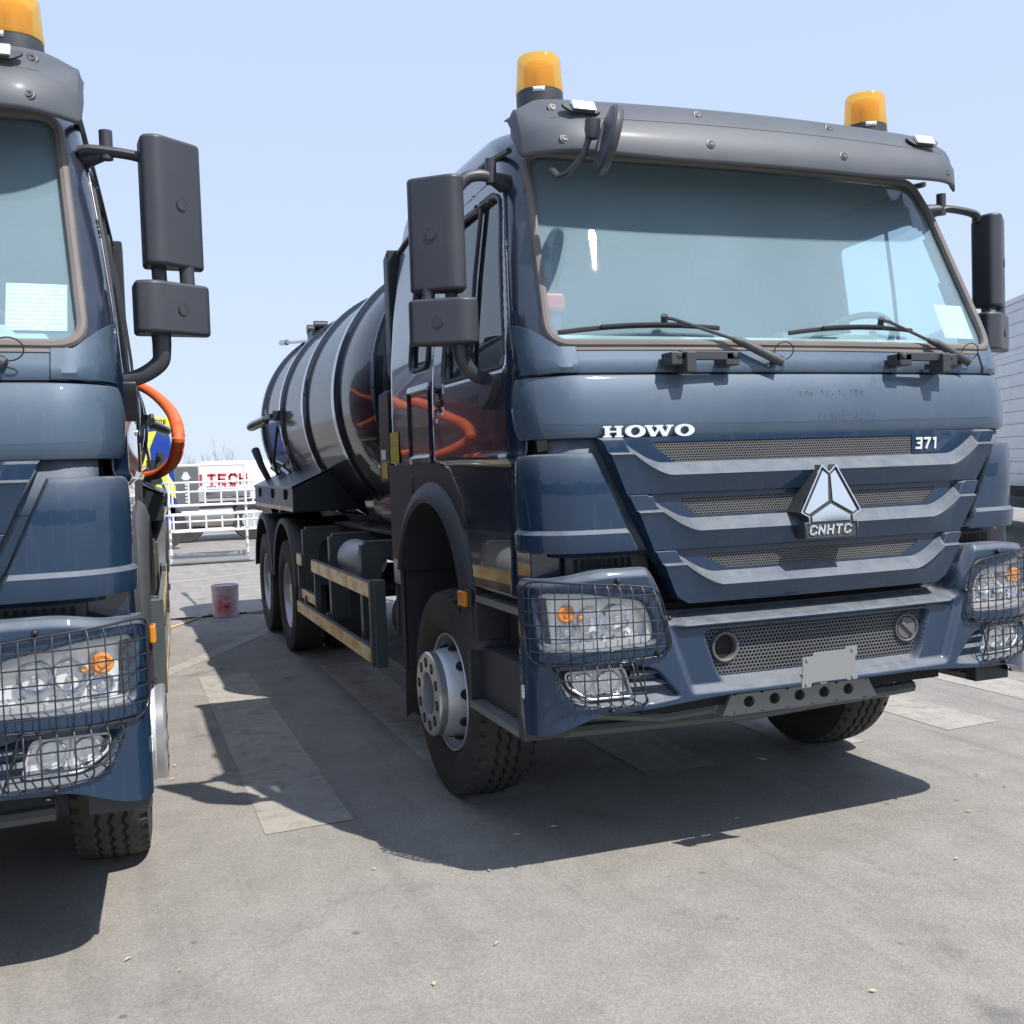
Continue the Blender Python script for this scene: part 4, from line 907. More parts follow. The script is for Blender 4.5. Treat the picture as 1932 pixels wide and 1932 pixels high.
    # ---- beacons
    for s in (-1, 1):
        o = (s*.868, .72, 3.208)
        bc = MB().lathe([(.0, -.09), (.10, -.09), (.102, .0), (.100, .028), (.0, .028)], o, n=40).build('beacon', PLAST, T, bev=.003)
        MB().lathe([(.104, .026), (.104, .040), (.101, .042), (.094, .165), (.088, .176), (.075, .180), (0, .182)], o, n=48).build('beacon_dome', AMB, bc)
        fr_ = [];
        for k in range(13): fr_ += [(.062+.006*(k % 2), .045+k*.008)]
        MB().lathe(fr_+[(.056, .150), (0, .152)], o, n=40).build('beacon_lens', ORNG if False else AMB, bc)
        MB().lathe([(.0, .04), (.03, .04), (.03, .12), (0, .125)], o, n=16).build('beacon_lamp', SILV, bc)
        q = MB(); 
        for a in np.linspace(-2.25, -1.75, 6): q.v += [(o[0]+.1035*cos(a), o[1]+.1035*sin(a), o[2]+.004), (o[0]+.1035*cos(a), o[1]+.1035*sin(a), o[2]+.025)]
        q.f += [(2*k, 2*k+2, 2*k+3, 2*k+1) for k in range(5)]; q.build('beacon_sticker', PAPER, bc, solid=.001)
    # ---- round front mirror
    c = Vector((-.871, .10, 2.856)); axm = Vector((.955, -.19, -.25)).normalized(); e = Vector((0, 0, 1)); 
    MB().lathe([(0, -.014), (.09, -.011), (.125, -.002), (.132, .008), (.130, .024), (.124, .034), (.118, .035)], c, axm, 40).build('kerb_mirror', MIRR, T)
    km = T.children[-1]
    MB().lathe([(.119, .034), (.08, .042), (0, .047)], c, axm, 32).build('mirror_glass', CHR, km)
    MB().tube([(-.99, .34, 2.80), (-1.0, .25, 2.745), (-.985, .19, 2.745), (-.945, .13, 2.80), (-.93, .12, 2.85), (-.925, .11, 2.90)], .013, 8).build('kerb_mirror_arm', MIRR, T)
    MB().lathe([(.0, -.035), (.022, -.03), (.03, 0), (.03, .04), (.0, .05)], (-.918, .105, 2.885), (.1, 0, 1), 14).build('mirror_socket', MIRR, km)
    MB().prism([(-.006, -.05), (.006, -.05), (.006, .05), (-.006, .05)], .002, lambda a, b, t: tuple(c-axm*(.0135+t)+Vector((.07*a, .99*a, 0))+Vector((.23*b, .0, .97*b)))).build('mirror_sticker', WHT, km)
    # ---- interior
    dash = MB().prism(rpoly([(.42, 1.75), (.36, 2.10), (.46, 2.165), (.72, 2.17), (.86, 2.08), (.86, 1.75)], .03, 3), 2.1, lambda y, z, t: (-1.05+t, y, z)).build('dashboard', INTG, T, bev=.006)
    for x in (-.62, -.12, .42):
        vb_ = MB()
        for k in range(9): vb_.box(x-.06+k*.014, x-.053+k*.014, .47, .53, 2.166, 2.172)
        vb_.build('air_vent', INTD, dash, smooth=False)
    MB().prism(rpoly([(.60, 2.10), (.64, 2.22), (.84, 2.20), (.86, 2.1)], .02, 3), .55, lambda y, z, t: (.30+t, y, z)).build('instrument_hood', INTG, dash)
    th = np.linspace(0, 2*pi, 33)[:-1]; e1 = Vector((1, 0, 0)); e2 = Vector((0, -.8, .6)); cc = Vector((.64, .62, 2.13))
    MB().tube([cc+e1*(.235*cos(t))+e2*(-.235*sin(t)) for t in th], .016, 8, closed=True).tube([cc-e1*.23, cc+e1*.23], .014).tube([cc, cc+Vector((0, -.18, -.22))], .03).build('steering_wheel', INTD, T)
    for x in (-.56, .56):
        seat = MB().prism(rpoly([(1.05, 1.75), (1.05, 1.90), (1.45, 1.92), (1.58, 2.62), (1.70, 2.60), (1.62, 1.75)], .05, 3), .50, lambda y, z, t: (x-.25+t, y, z)).build('seat', INTD, T, bev=.02)
        MB().box(x-.14, x+.14, 1.60, 1.70, 2.60, 2.76).build('headrest', INTD, seat, bev=.03)
    MB().box(-1.05, 1.05, 2.29, 2.32, 1.66, 2.92).build('rear_lining', mat('rear_lining_cloth', (.06, .07, .085), .8), T)
    MB().slab(np.array([[(x, y, 2.965-.05*(x*x)) for y in np.linspace(.66, 2.30, 6)] for x in np.linspace(-1.03, 1.03, 10)]), (0, 0, .02)).build('headliner', MATS['rear_lining_cloth'], T)
    MB().tube([(-.985, .56, 2.70), (-.985, .60, 2.45), (-.98, .66, 2.2), (-.97, .62, 2.13)], .009, 6).build('grab_cord', INTD, T)
    MB().box(-.97, -.86, .52, .63, 2.27, 2.35).build('red_case', REDM, T, bev=.02); MB().box(-.95, -.88, .54, .62, 1.7, 2.27).build('case_post', INTD, T)
    MB().box(-.30, .05, .98, 1.5, 1.75, 2.18).build('centre_console', INTG, T, bev=.02)
    # printed sheet behind the glass
    A = np.array([[(x, ysurf(x, z)+.024, z) for z in np.linspace(2.14, 2.30, 8)] for x in np.linspace(.86, 1.04, 8)]); MB().slab(A, (0, .001, 0)).build('printed_sheet', PAPER, T)
    # ---- cab rear extras
    for s in (-1, 1):
        MB().prism([(2.40, 2.90), (2.50, 2.86), (2.50, 2.20), (2.38, 2.10)], .14, lambda y, z, t: (s*(1.00+t), y, z)).build('air_intake', BLKM, T, bev=.01)
        MB().slab(np.array([[(s*(1.186), y, z) for z in (1.665, 1.84)] for y in (2.12, 2.30)]), (s*.002, 0, 0)).build('warning_label', YLAB, T, smooth=False)
        pl = MB().prism(rpoly([(2.47, 1.56), (2.47, 2.05), (2.50, 2.10), (2.70, 2.08), (2.72, 1.56)], .02, 3), .05, lambda y, z, t: (s*(1.10+t), y, z)).build('battery_panel', BLKM, T, bev=.008)
        MB().slab(np.array([[(s*1.152, y, z) for z in (1.58, 1.68)] for y in (2.52, 2.66)]), (s*.002, 0, 0)).build('warning_label', YLAB, pl, smooth=False)
        MB().slab(np.array([[(s*1.152, y, z) for z in (1.69, 1.75)] for y in (2.55, 2.66)]), (s*.002, 0, 0)).build('warning_label', DIRT, pl, smooth=False)
        MB().box(*sorted((s*.9, s*1.14)), 2.5, 2.75, 1.34, 1.36).box(*sorted((s*.9, s*1.14)), 2.5, 2.75, 1.42, 1.44).box(*sorted((s*1.0, s*1.05)), 2.55, 2.7, 1.36, 1.56).build('cab_mount', BLKM, T, bev=.004)
    # ---- chassis
    ch = MB()
    for s in (-1, 1): ch.box(*sorted((s*.36, s*.44)), .55, 9.0, .84, 1.14)
    for y in (.9, 2.6, 4.3, 5.6, 7.0, 8.7): ch.box(-.38, .38, y, y+.1, .88, 1.1)
    ch.build('chassis_frame', GREEN, T, bev=.006)
    MB().box(-.40, .40, .7, 2.2, .62, 1.5).box(-.35, .35, 2.25, 2.9, .62, 1.1).lathe([(.055, 2.5), (.055, 6.4)], (0, 0, .80), (0, 1, 0), 12).build('engine', BLKM, T, bev=.02)
    MB().tube([(-.9, 1.41, .5), (-.5, 1.41, .45), (.5, 1.41, .45), (.9, 1.41, .5)], .06, 10).build('front_axle', BLKM, T)
    MB().tube([(-.9, 6.18, .53), (.9, 6.18, .53)], .10, 12).lathe([(0, -.2), (.22, -.12), (.25, 0), (.22, .12), (0, .2)], (0, 6.18, .53), (1, 0, 0), 16).build('rear_axle', BLKM, T); MB().tube([(-.9, 7.565, .53), (.9, 7.565, .53)], .10, 12).build('rear_axle', BLKM, T)
    for s in (-1, 1):
        for y in (3.15, 4.21, 5.38):
            mb = MB()
            xa, xb, xc = .45, 1.06, 1.19
            pts = [(xa, 1.17), (xa, 1.06), (1.02, 1.05), (xb, 1.0), (xb, .54), (xc, .54), (xc, 1.14), (1.16, 1.17)]
            mb.prism(pts, .035, lambda x, z, t: (s*x, y+t, z)); mb.box(*sorted((s*1.175, s*1.195)), y-.004, y+.07, .54, 1.15); mb.box(*sorted((s*.45, s*1.17)), y-.003, y+.07, 1.155, 1.173)
            mb.build('side_bracket', GREEN, T, bev=.004)
        # side guard
        g = MB().box(*sorted((s*1.225, s*1.255)), 2.70, 4.66, .855, .955).box(*sorted((s*1.225, s*1.255)), 2.70, 5.42, .455, .555)
        g.box(*sorted((s*1.19, s*1.258)), 2.66, 2.70, .44, .97); g.box(*sorted((s*1.17, s*1.24)), 2.615, 2.66, .44, .97)
        g.box(*sorted((s*1.20, s*1.24)), 4.62, 4.66, .555, .855).box(*sorted((s*1.20, s*1.24)), 5.38, 5.42, .555, .96).box(*sorted((s*1.20, s*1.24)), 5.10, 5.14, .555, .62).box(*sorted((s*1.215, s*1.25)), 5.14, 5.38, .86, .96).box(*sorted((s*1.19, s*1.22)), 4.66, 5.40, .575, .66)
        g.box(*sorted((s*1.15, s*1.225)), 3.17, 3.22, .88, .93).box(*sorted((s*1.15, s*1.225)), 4.23, 4.28, .48, .58)
        sg = g.build('side_guard', GREEN, T, bev=.004)
        tp = MB().box(*sorted((s*1.256, s*1.259)), 2.705, 4.655, .862, .948).box(*sorted((s*1.256, s*1.259)), 2.705, 5.415, .462, .548).box(*sorted((s*1.2505, s*1.254)), 5.145, 5.375, .867, .953).box(*sorted((s*1.2205, s*1.224)), 4.67, 5.39, .58, .655)
        tp.build('reflective_strip', TAPE, sg, smooth=False)
        # air tank with pale dome, auxiliary parts
        MB().lathe([(0, 0), (.07, .005), (.115, .04), (.13, .10), (.13, .55), (.115, .60), (0, .62)], (s*1.04, 3.50, 1.005), (0, 1, 0), 28).build('air_tank', WHT if False else mat('tank_pale_grey', (.48, .50, .52), .4) if 'tank_pale_grey' not in MATS else MATS['tank_pale_grey'], T)
        MB().box(*sorted((s*.80, s*1.12)), 2.35, 2.60, .95, 1.13).build('valve_block', SILV, T, bev=.01)
        MB().box(*sorted((s*.9, s*1.1)), 2.62, 2.64, .62, .94).box(*sorted((s*.6, s*1.1)), 2.4, 3.3, .42, .45).build('battery_carrier', GREEN, T)
        MB().lathe([(0, 0), (.17, .01), (.2, .05), (.2, .5), (.17, .55), (0, .56)], (s*.78, 2.75, .66), (0, 1, 0), 24).build('air_reservoir', BLKM, T)
        MB().lathe([(0, 0), (.02, 0), (.022, .02), (0, .03)], (s*1.0, 2.30, 1.06), (0, -1, 0), 12).build('tail_marker', ORNG, T)
        MB().tube([(s*1.0, 2.5, .80), (s*1.02, 2.55, .7), (s*.98, 2.6, .55), (s*1.03, 2.6, .48)], .018, 8).tube([(s*.9, 2.4, 1.16), (s*.95, 2.7, 1.18), (s*.9, 3.4, 1.17)], .014).tube([(s*.85, 2.4, 1.14), (s*.9, 2.9, 1.15), (s*.85, 3.6, 1.2)], .01).build('air_line', BLKM, T)
        # toolbox over the rear wheels
        sec = [(1.25, 1.30), (1.25, 1.50), (.86, 1.675), (.62, 1.675), (.62, 1.30)]
        tb = MB().prism(sec, 2.52, lambda x, z, t: (s*x, 5.46+t, z)).build('toolbox', BOXM, T, bev=.004)
        A = np.array([[(s*x, y, z) for x, z in ((1.262, 1.498), (1.258, 1.512), (.86, 1.688))] for y in (5.45, 7.99)]); MB().slab(A, (0, 0, .006)).build('toolbox_lid', BOXM, tb, bev=.002)
        MB().box(*sorted((s*1.2505, s*1.2535)), 5.47, 7.97, 1.302, 1.338).build('reflective_strip', TAPE, tb, smooth=False)
        for y in (5.85, 6.65, 7.55): MB().box(*sorted((s*1.25, s*1.272)), y-.03, y+.03, 1.43, 1.49).box(*sorted((s*1.25, s*1.268)), y-.015, y+.015, 1.40, 1.43).build('toolbox_latch', BLKM, tb, bev=.003)
        MB().box(*sorted((s*.44, s*.9)), 3.3, 5.46, 1.18, 1.205).box(*sorted((s*.44, s*.60)), 3.3, 5.46, 1.20, 1.30).build('subframe_deck', BLKM, T, bev=.003)
        # rear fenders
        for y in (6.18, 7.565):
            A = []
            for t in np.linspace(math.radians(8), math.radians(172), 30):
                A.append([(s*x, y+r*cos(t), .56+r*sin(t)) for x, r in ((.66, .665), (1.235, .665), (1.25, .655), (1.25, .615), (1.238, .612), (1.235, .65), (.66, .652))])
            MB().grid(np.array(A), cv=True).build('rear_fender', PLAST, T, sharp=40)
            MB().tube([(s*1.24, y-.655, .66), (s*1.24, y-.655, .60)], .022, 8).build('fender_bolt', PLAST, T)
        # work light on the tank flank
        wl = MB().box(*sorted((s*1.02, s*1.16)), 7.02, 7.10, 2.16, 2.26).box(*sorted((s*1.10, s*1.19)), 7.1, 7.60, 2.19, 2.235).tube([(s*1.15, 7.65, 2.21), (s*1.15, 7.70, 2.30)], .025, 8).build('lamp_bracket', BLKM, T, bev=.005)
        MB().lathe([(.0, -.0), (.045, 0), (.05, .02), (.05, .22), (.035, .26), (.02, .27)], (s*1.15, 7.62, 2.20), (s*.6, .75, -.28), 18).build('work_light', STEEL, wl)
        MB().tube([(s*1.10, 7.8, 1.52), (s*1.18, 7.9, 1.72), (s*1.22, 8.05, 1.90)], [.03, .035, .045], 8).build('hose_holder', BLKM, T); MB().tube([(s*1.1, 7.3, 1.62), (s*1.13, 7.35, 1.75), (s*1.08, 7.4, 2.05), (s*1.04, 7.45, 2.2)], .016, 6).build('vacuum_line', BLKM, T)
        MB().tube([(s*1.05, 7.45, 1.64), (s*1.12, 7.5, 1.70), (s*1.08, 7.55, 1.76), (s*1.0, 7.5, 1.72)], .03, 8).tube([(s*1.0, 7.2, 1.62), (s*1.06, 7.25, 1.68)], .04, 8).build('ball_valve', STEEL, T)
    # ---- tank
    TR, TC = 1.07, 2.18
    def ringA(y, r): return [(r*cos(t), y, TC+r*sin(t)) for t in np.linspace(0, 2*pi, 97)[:-1]]
    prof = [(2.86, .0), (2.87, .35), (2.91, .65), (2.98, .88), (3.05, 1.0), (3.12, 1.05), (3.16, TR)]+[(y, TR) for y in (4, 5, 6, 7, 8, 8.5)]+[(8.54, 1.04), (8.62, .92), (8.75, .6), (8.82, .3), (8.84, 0)]
    tank = MB().grid(np.array([ringA(y, max(r, .001)) for y, r in prof]), cv=True).build('tank', TANKP, T, sharp=45)
    for y in (3.16, 4.35, 5.72, 7.05, 8.42):
        w_ = .055 if y > 3.5 else .012; hr = .03 if y > 3.5 else .012
        MB().lathe([(TR-.01, -w_), (TR+hr, -w_+.004), (TR+hr+.002, 0), (TR+hr, w_-.004), (TR-.01, w_)], (0, y, TC), (0, 1, 0), 96).build('tank_ring', BLKM if False else NAVYS, tank, sharp=30)
    MB().tube([(-.72, 3.2, TC+.79), (-.72, 8.4, TC+.79)], .004, 4).build('weld_seam', BLKM, tank)
    MB().tube([(0, 6.9, TC+1.06), (0, 6.9, TC+1.14)], .25, 20).build('manhole', BLKM, tank)
    MB().tube([(-.60, 7.9, 3.06), (-.60, 8.9, 3.17), (-.60, 9.7, 3.262)], [.018, .018, .018], 8).tube([(-.60, 9.5, 3.24), (-.60, 9.95, 3.29)], .035, 8).build('crank_lever', STEEL, T)
    MB().box(-.66, -.56, 7.45, 7.75, 2.95, 3.12).box(-.62, -.58, 7.2, 7.9, 2.95, 3.05).tube([(-.66, 7.75, 3.16), (-.52, 7.75, 3.16)], .055, 12).tube([(-.66, 7.35, 3.15), (-.52, 7.35, 3.15)], .05, 12).tube([(-.6, 7.6, 3.12), (-.6, 6.9, 3.06)], .02).build('tank_winch', BLKM, T)
    MB().box(-.5, .5, 3.3, 8.6, 1.14, 1.22).box(-.62, -.45, 3.4, 3.6, 1.14, 1.5).box(-.62, -.45, 4.6, 4.8, 1.14, 1.5).box(.45, .62, 3.4, 3.6, 1.14, 1.5).box(.45, .62, 4.6, 4.8, 1.14, 1.5).box(-.9, .9, 8.6, 8.75, .95, 1.3).build('tank_cradle', BLKM, T, bev=.005)
    MB().lathe([(0, 0), (.14, .02), (.16, .08), (.16, .5), (0, .55)], (-.62, 4.0, 1.36), (0, 1, 0), 24).build('exhaust_silencer', STEEL, T)
    # bundled suction hose hanging behind the cab on the far flank
    pth = [(1.02, 8.2, 2.62), (1.16, 7.0, 2.46), (1.27, 6.0, 2.30), (1.35, 4.8, 2.12), (1.38, 4.12, 1.97), (1.375, 4.10, 1.85), (1.33, 5.0, 1.75), (1.2, 6.6, 1.68), (1.05, 7.6, 1.66)]
    P_ = [Vector(p) for p in pth]; cur = []
    for i in range(len(P_)-1):
        a, b, c_, d_ = P_[max(i-1, 0)], P_[i], P_[i+1], P_[min(i+2, len(P_)-1)]
        for t in np.linspace(0, 1, max(12, int((c_-b).length/.007)))[:-1]: cur.append(.5*((2*b)+(c_-a)*t+(2*a-5*b+4*c_-d_)*t*t+(3*b-a-3*c_+d_)*t**3))
    MB().tube(cur, [.038+(.007 if k % 4 < 2 else 0) for k in range(len(cur))], 14).build('suction_hose', HOSE, T, sharp=25)
    # ---- wheels
    RO = .515
    def tyre(Rr, wd, detail):
        # detailed tread: angle x lateral grid
        nA = 352 if detail else 120
        lat = np.concatenate([np.linspace(-wd/2, wd/2, 90 if detail else 16)]); th_ = np.linspace(0, 2*pi, nA, endpoint=False)
        TH, LA = np.meshgrid(th_, lat, indexing='ij'); r = Rr-.012*(np.abs(LA)/(wd/2))**3*1.6
        arc_ = TH*Rr
        if detail:
            per = 2*pi*Rr/44; ph = (arc_/per) % 1; tri = np.abs(ph-.5)*4-1
            dep = np.zeros_like(r)
            for g0 in (-.052, 0, .052): dep = np.maximum(dep, 1-smooth(.0045, .0085, np.abs(LA-g0-.0085*tri)))
            sh = (np.abs(LA) > .108); notch = 1-smooth(.14, .20, np.abs(ph-.5)); dep = np.maximum(dep, sh*notch*smooth(.106, .120, np.abs(LA)))
            r = r-.016*dep
        core = np.stack([LA, r*np.cos(TH), r*np.sin(TH)], -1)
        mb = MB().grid(core, cu=True)
        for sg in (-1, 1):
            side_ = [(sg*wd/2, Rr-.019), (sg*(wd/2+.004), Rr-.045), (sg*(wd/2+.012), Rr-.10), (sg*(wd/2+.010), Rr-.15), (sg*(wd/2-.008), Rr-.20), (sg*(wd/2-.030), .292), (sg*(wd/2-.045), .285)]
            mb.lathe([(q[1], q[0]) for q in side_], (0, 0, 0), (1, 0, 0), nA)
        return mb
    def wheel(x, y, s, front):
        # s=-1 faces -X
        wd = .285 if front else .27
        q = tyre(RO, wd, front).xf(Matrix.Translation((x, y, RO)) @ Matrix.Rotation(.02 if front else 0, 4, 'Z'))
        W = q.build('wheel', RUB, T, sharp=50)
        o = (x, y, RO); A = (s, 0, 0)
        if front:
            h0 = wd/2-.03
            MB().lathe([(.294, h0+.004), (.290, h0+.014), (.284, h0+.012), (.282, h0-.03), (.268, h0-.05), (.266, -.08), (.262, -.10), (.24, -.06), (.232, .02), (.215, h0+.05), (.208, h0+.075), (.205, h0+.083)], o, A, 64).build('rim', SILV, W, sharp=40)
            MB().lathe([(.206, h0+.070), (.208, h0+.112), (.200, h0+.122), (.110, h0+.122), (.104, h0+.116), (.100, h0+.02), (.0, h0+.015)], o, A, 56).build('hub_ring', mat('hub_steel', (.60, .60, .61), .30, .75) if 'hub_steel' not in MATS else MATS['hub_steel'], W, sharp=35)
            hb = MB().lathe([(0, h0+.05), (.095, h0+.045), (.1, h0+.01)], o, A, 24).build('hub_cap', GREYT, W)
            for k in range(10):
                a = 2*pi*k/10+.2; c_ = Vector(o)+Vector((s*(h0+.1225), .155*cos(a), .155*sin(a)))
                MB().lathe([(0, .0008), (.026, .0008), (.029, -.004)], c_, A, 18).build('nut_recess_shade', DARK, W)  # flat dark disc stands in for the shade inside the recess
                MB().lathe([(0, .004), (.011, .003), (.014, .0)], c_, A, 6).build('wheel_nut', GREEN, W)
                a += .31; c_ = Vector(o)+Vector((s*(h0+.0), .2335*cos(a), .2335*sin(a))); nn = Vector((s*.25, cos(a), sin(a))).normalized()
                MB().lathe([(0, .006), (.020, .005), (.026, -.004)], c_, nn, 18).build('vent_hole_shade', DARK, W)  # dark cap on the rim, painted shade in place of an opening
        else:
            h0 = wd/2-.03
            MB().lathe([(.300, h0+.004), (.296, h0+.014), (.288, h0+.010), (.278, h0-.04), (.262, h0-.07), (.215, h0-.15), (.20, h0-.16), (.0, h0-.16)], o, A, 48).build('rim', SILV, W, sharp=40)
            MB().lathe([(.13, h0-.16), (.13, h0-.03), (.11, h0-.01), (0, h0-.01)], o, A, 28).build('hub_cap', SILV, W, sharp=40)
            q2 = tyre(RO, wd, False).xf(Matrix.Translation((x-s*.34, y, RO))); q2.build('inner_tyre', RUB, W, sharp=50)
    for s in (-1, 1):
        wheel(s*1.03, 1.44, s, True)
        for y in (6.18, 7.565): wheel(s*1.09, y, s, False)
    return T

# ================================================================== SETTING
def struct(name, mb, m, **k):
    o = mb.build(name, m, None, smooth=False, **k); o['kind'] = 'structure'; return o
struct('ground', MB().grid(np.array([[(x, y, 0) for y in (-60, -10, 30, 150, 900)] for x in (-700, -60, 60, 700)])), ASPH)
k = 0
def quad(P): return MB().add([(x, y, .003) for x, y in P], [tuple(range(len(P)))])
for xc in (-1.90, -.92, .06, 1.04, 2.02, 3.0, 4.0, 5.0):
    struct('crossing_stripe', quad([(xc-.205, 1.24), (xc+.205, 1.27), (xc+.2, 5.27), (xc-.2, 5.27)]), MARK)
def line(a, b, w_):
    a, b = Vector(a), Vector(b); e = (b-a).normalized(); n = Vector((-e.y, e.x))*w_/2; return quad([tuple(a-n), tuple(b-n), tuple(b+n), tuple(a+n)])
struct('bay_line', line((-3.2, 4.05), (-.6, 8.7), .16), MARK)
struct('bay_line', line((-2.2, 13.3), (3.5, 16.8), .14), MARK); struct('bay_line', line((-.1, 22), (1.2, 15.5), .12), MARK)

T1 = make_truck()
tag(T1, 'dark navy tanker truck whose whole grille, windscreen and black tank are in view', 'truck', 'navy tanker trucks parked side by side')
def copy_tree(o, parent=None):
    c = o.copy(); COL.objects.link(c); c.parent = parent
    for ch in list(o.children): copy_tree(ch, c)
    return c
T2 = copy_tree(T1); T2.location = (-3.838, -.012, -.012); T2.rotation_euler = (0, 0, -.0528)
tag(T2, 'dark navy tanker truck cut off by the left edge, orange hose on its flank', 'truck', 'navy tanker trucks parked side by side')

for o in T2.children:                                     # its cab sits a little lower on its springs
    if o.name.split('.')[0] not in ('wheel', 'bumper', 'headlight', 'fog_light', 'lamp_guard', 'tank', 'toolbox', 'chassis_frame', 'rear_fender', 'side_guard', 'front_crossmember', 'suction_hose'):
        o.location.z -= .018
    n_ = o.name.split('.')[0]
    if n_ == 'mirror_arm' and np.mean([v.co.x for v in o.data.vertices]) > 0: o.location.x -= .09
    if n_ in ('mirror_housing', 'mirror_link') and np.mean([v.co.x for v in o.data.vertices]) > 0:     # its mirrors are set a little differently
        up_ = np.mean([v.co.z for v in o.data.vertices]) > 2.3
        o.location.z += .07 if up_ and n_ == 'mirror_housing' else .045; o.location.x -= .115
# ---- bucket
bk = MB().lathe([(0, .0), (.145, .0), (.148, .004), (.152, .26), (.157, .262), (.157, .268), (.152, .27), (.155, .33), (.160, .333), (.160, .34), (.155, .342), (.158, .365), (.150, .366), (.148, .33)], (0, 0, 0), n=40)
def bucketmat():
    m = bpy.data.materials.new('sprayed_bucket'); m.use_nodes = True; n = m.node_tree; N = n.nodes; L = n.links; b = N['Principled BSDF']
    tc = N.new('ShaderNodeTexCoord'); mp = N.new('ShaderNodeMapping'); mp.inputs['Location'].default_value = (.03, .15, -.14); L.new(tc.outputs['Object'], mp.inputs[0])
    g = N.new('ShaderNodeTexGradient'); g.gradient_type = 'SPHERICAL'; mp.inputs['Scale'].default_value = (6, 6, 5.5); mp.inputs['Location'].default_value = (.15, .9, -.75); L.new(mp.outputs[0], g.inputs[0])
    no = N.new('ShaderNodeTexNoise'); no.inputs['Scale'].default_value = 14; L.new(tc.outputs['Object'], no.inputs[0])
    a = N.new('ShaderNodeMath'); a.operation = 'MULTIPLY'; L.new(g.outputs['Fac'], a.inputs[0]); L.new(no.outputs['Fac'], a.inputs[1])
    r = N.new('ShaderNodeMapRange'); r.inputs[1].default_value = .06; r.inputs[2].default_value = .50; L.new(a.outputs[0], r.inputs[0])
    x = N.new('ShaderNodeMix'); x.data_type = 'RGBA'; L.new(r.outputs[0], x.inputs[0]); x.inputs[6].default_value = (.82, .63, .68, 1); x.inputs[7].default_value = (.75, .05, .10, 1)
    L.new(x.outputs[2], b.inputs['Base Color']); b.inputs['Roughness'].default_value = .5; return m
bkt = empty('paint_bucket', (-1.515, 9.02, .0))
bk.build('bucket_body', bucketmat(), bkt); MB().lathe([(0, .345), (.149, .35)], (0, 0, 0), n=32).build('bucket_content', DIRT, bkt)
MB().tube([(.157*cos(t)*.98, -.157*abs(sin(t))*.3-.15, .29-.10*sin(t)) for t in np.linspace(0.3, 1.9, 12)], .003, 5).build('bucket_handle', STEEL, bkt)
tag(bkt, 'pale metal paint bucket splashed with red paint on the asphalt', 'bucket')
h = MB().tube([(-2.6, 8.0, .012), (-2.2, 8.25, .012), (-1.95, 8.7, .012), (-1.7, 9.2, .012), (-1.3, 9.1, .012), (-1.0, 8.9, .012), (-.6, 9.1, .012)], .012, 8).build('yellow_cable', mat('straw_hose', (.55, .42, .2), .5)); tag(h, 'straw coloured hose lying on the ground behind the bucket', 'hose')
h = MB().tube([(-2.6, 9.0, .010), (-1.6, 9.02, .010), (-.6, 9.2, .010)]+[(-.5+.45*cos(t), 10.2+.55*sin(t), .010) for t in np.linspace(-1.2, 3.6, 18)], .010, 8).build('black_cable', BLKM); tag(h, 'thin black cable lying on the ground and coiled beside the rear wheels', 'cable')

# ---- white tubular barrier
def tubes(name, paths, r, m, parent):
    mb = MB()
    for p in paths: mb.tube(p, r, 8)
    return mb.build(name, m, parent)
bar = empty('railing_rack', (-1.02, 17, 0)); tag(bar, 'white tubular railing rack standing behind the bucket', 'railing')
y0 = 0; Wd = 1.42; X0 = -.70; X1 = .70
tubes('post', [[(X0, 0, 0), (X0, 0, 1.86)]], .025, WHT, bar); tubes('post', [[(X1, 0, 0), (X1, 0, 1.86)]], .025, WHT, bar)
tubes('top_rail', [[(X0, 0, 1.85), (X1, 0, 1.85)]], .025, WHT, bar)
for z0, z1 in ((1.10, 1.53), (.62, .93)):
    P = [[(X0-.1, -.15, z1-.0), (X0, -.3, z1), (X1-.1, -.35, z1), (X1+.25, -.3, z1), (X1+.25, .3, z1), (X0, .3, z1)], [(X0, -.3, z0), (X1-.1, -.35, z0), (X1+.25, -.3, z0), (X1+.25, .3, z0), (X0, .3, z0)], [(X0, -.3, (z0*.4+z1*.6)), (X1+.2, -.33, (z0*.4+z1*.6))]]
    for kx in range(6): P.append([(X0+.05+kx*.29, -.32, z0), (X0+.05+kx*.29, -.32, z1)])
    tubes('guard_loop', P, .018, WHT, bar)
MB().box(X0-.05, X1+.1, -.3, .3, .02, .05).box(X0, X1, -.32, -.28, .05, .12).box(X0, X1, .1, .14, .05, .2).build('base_frame', mat('galvanised', (.45, .46, .47), .4, .6), bar)
# ---- white truck with letters
wt = empty('white_truck', (2, 24.5, 0)); tag(wt, 'white tank truck with red lettering parked far behind the railing', 'truck')
MB().prism(rpoly([(-3.1, 1.32), (-3.1, 1.92), (-2.9, 2.02), (3.2, 1.96), (4.5, 1.9), (4.5, 1.25)], .08, 4), 1.9, lambda x, z, t: (x+.4, -.9+t, z)).build('tank_body', WHT, wt, bev=.05)
MB().box(-3.35, 4.5, -.95, -.90, 1.30, 1.36).build('body_rail', WHT, wt)
bx = MB().box(-3.35, -2.70, -.96, -.3, .72, 1.90).build('tool_locker', GREYT, wt, bev=.02)
mb = MB(); fy = lambda x, z, t: (x, -.965-t, z)
mb.prism([(-3.11, 1.60), (-3.02, 1.78), (-2.99, 1.74), (-2.96, 1.78), (-2.87, 1.60), (-2.92, 1.60), (-2.92, 1.56), (-3.06, 1.56), (-3.06, 1.60)], .004, fy)
for kz in range(7): mb.box(-3.02, -2.96, -.97, -.966, .92+kz*.085, .97+kz*.085)
mb.build('locker_emblem', WHT, bx, smooth=False)
mb = MB(); strokes(mb, 'ITECH', -2.70, 1.44, .23, .19, .05, lambda x, z, t: (x, -.515-t, z), gap=.35, depth=.01)
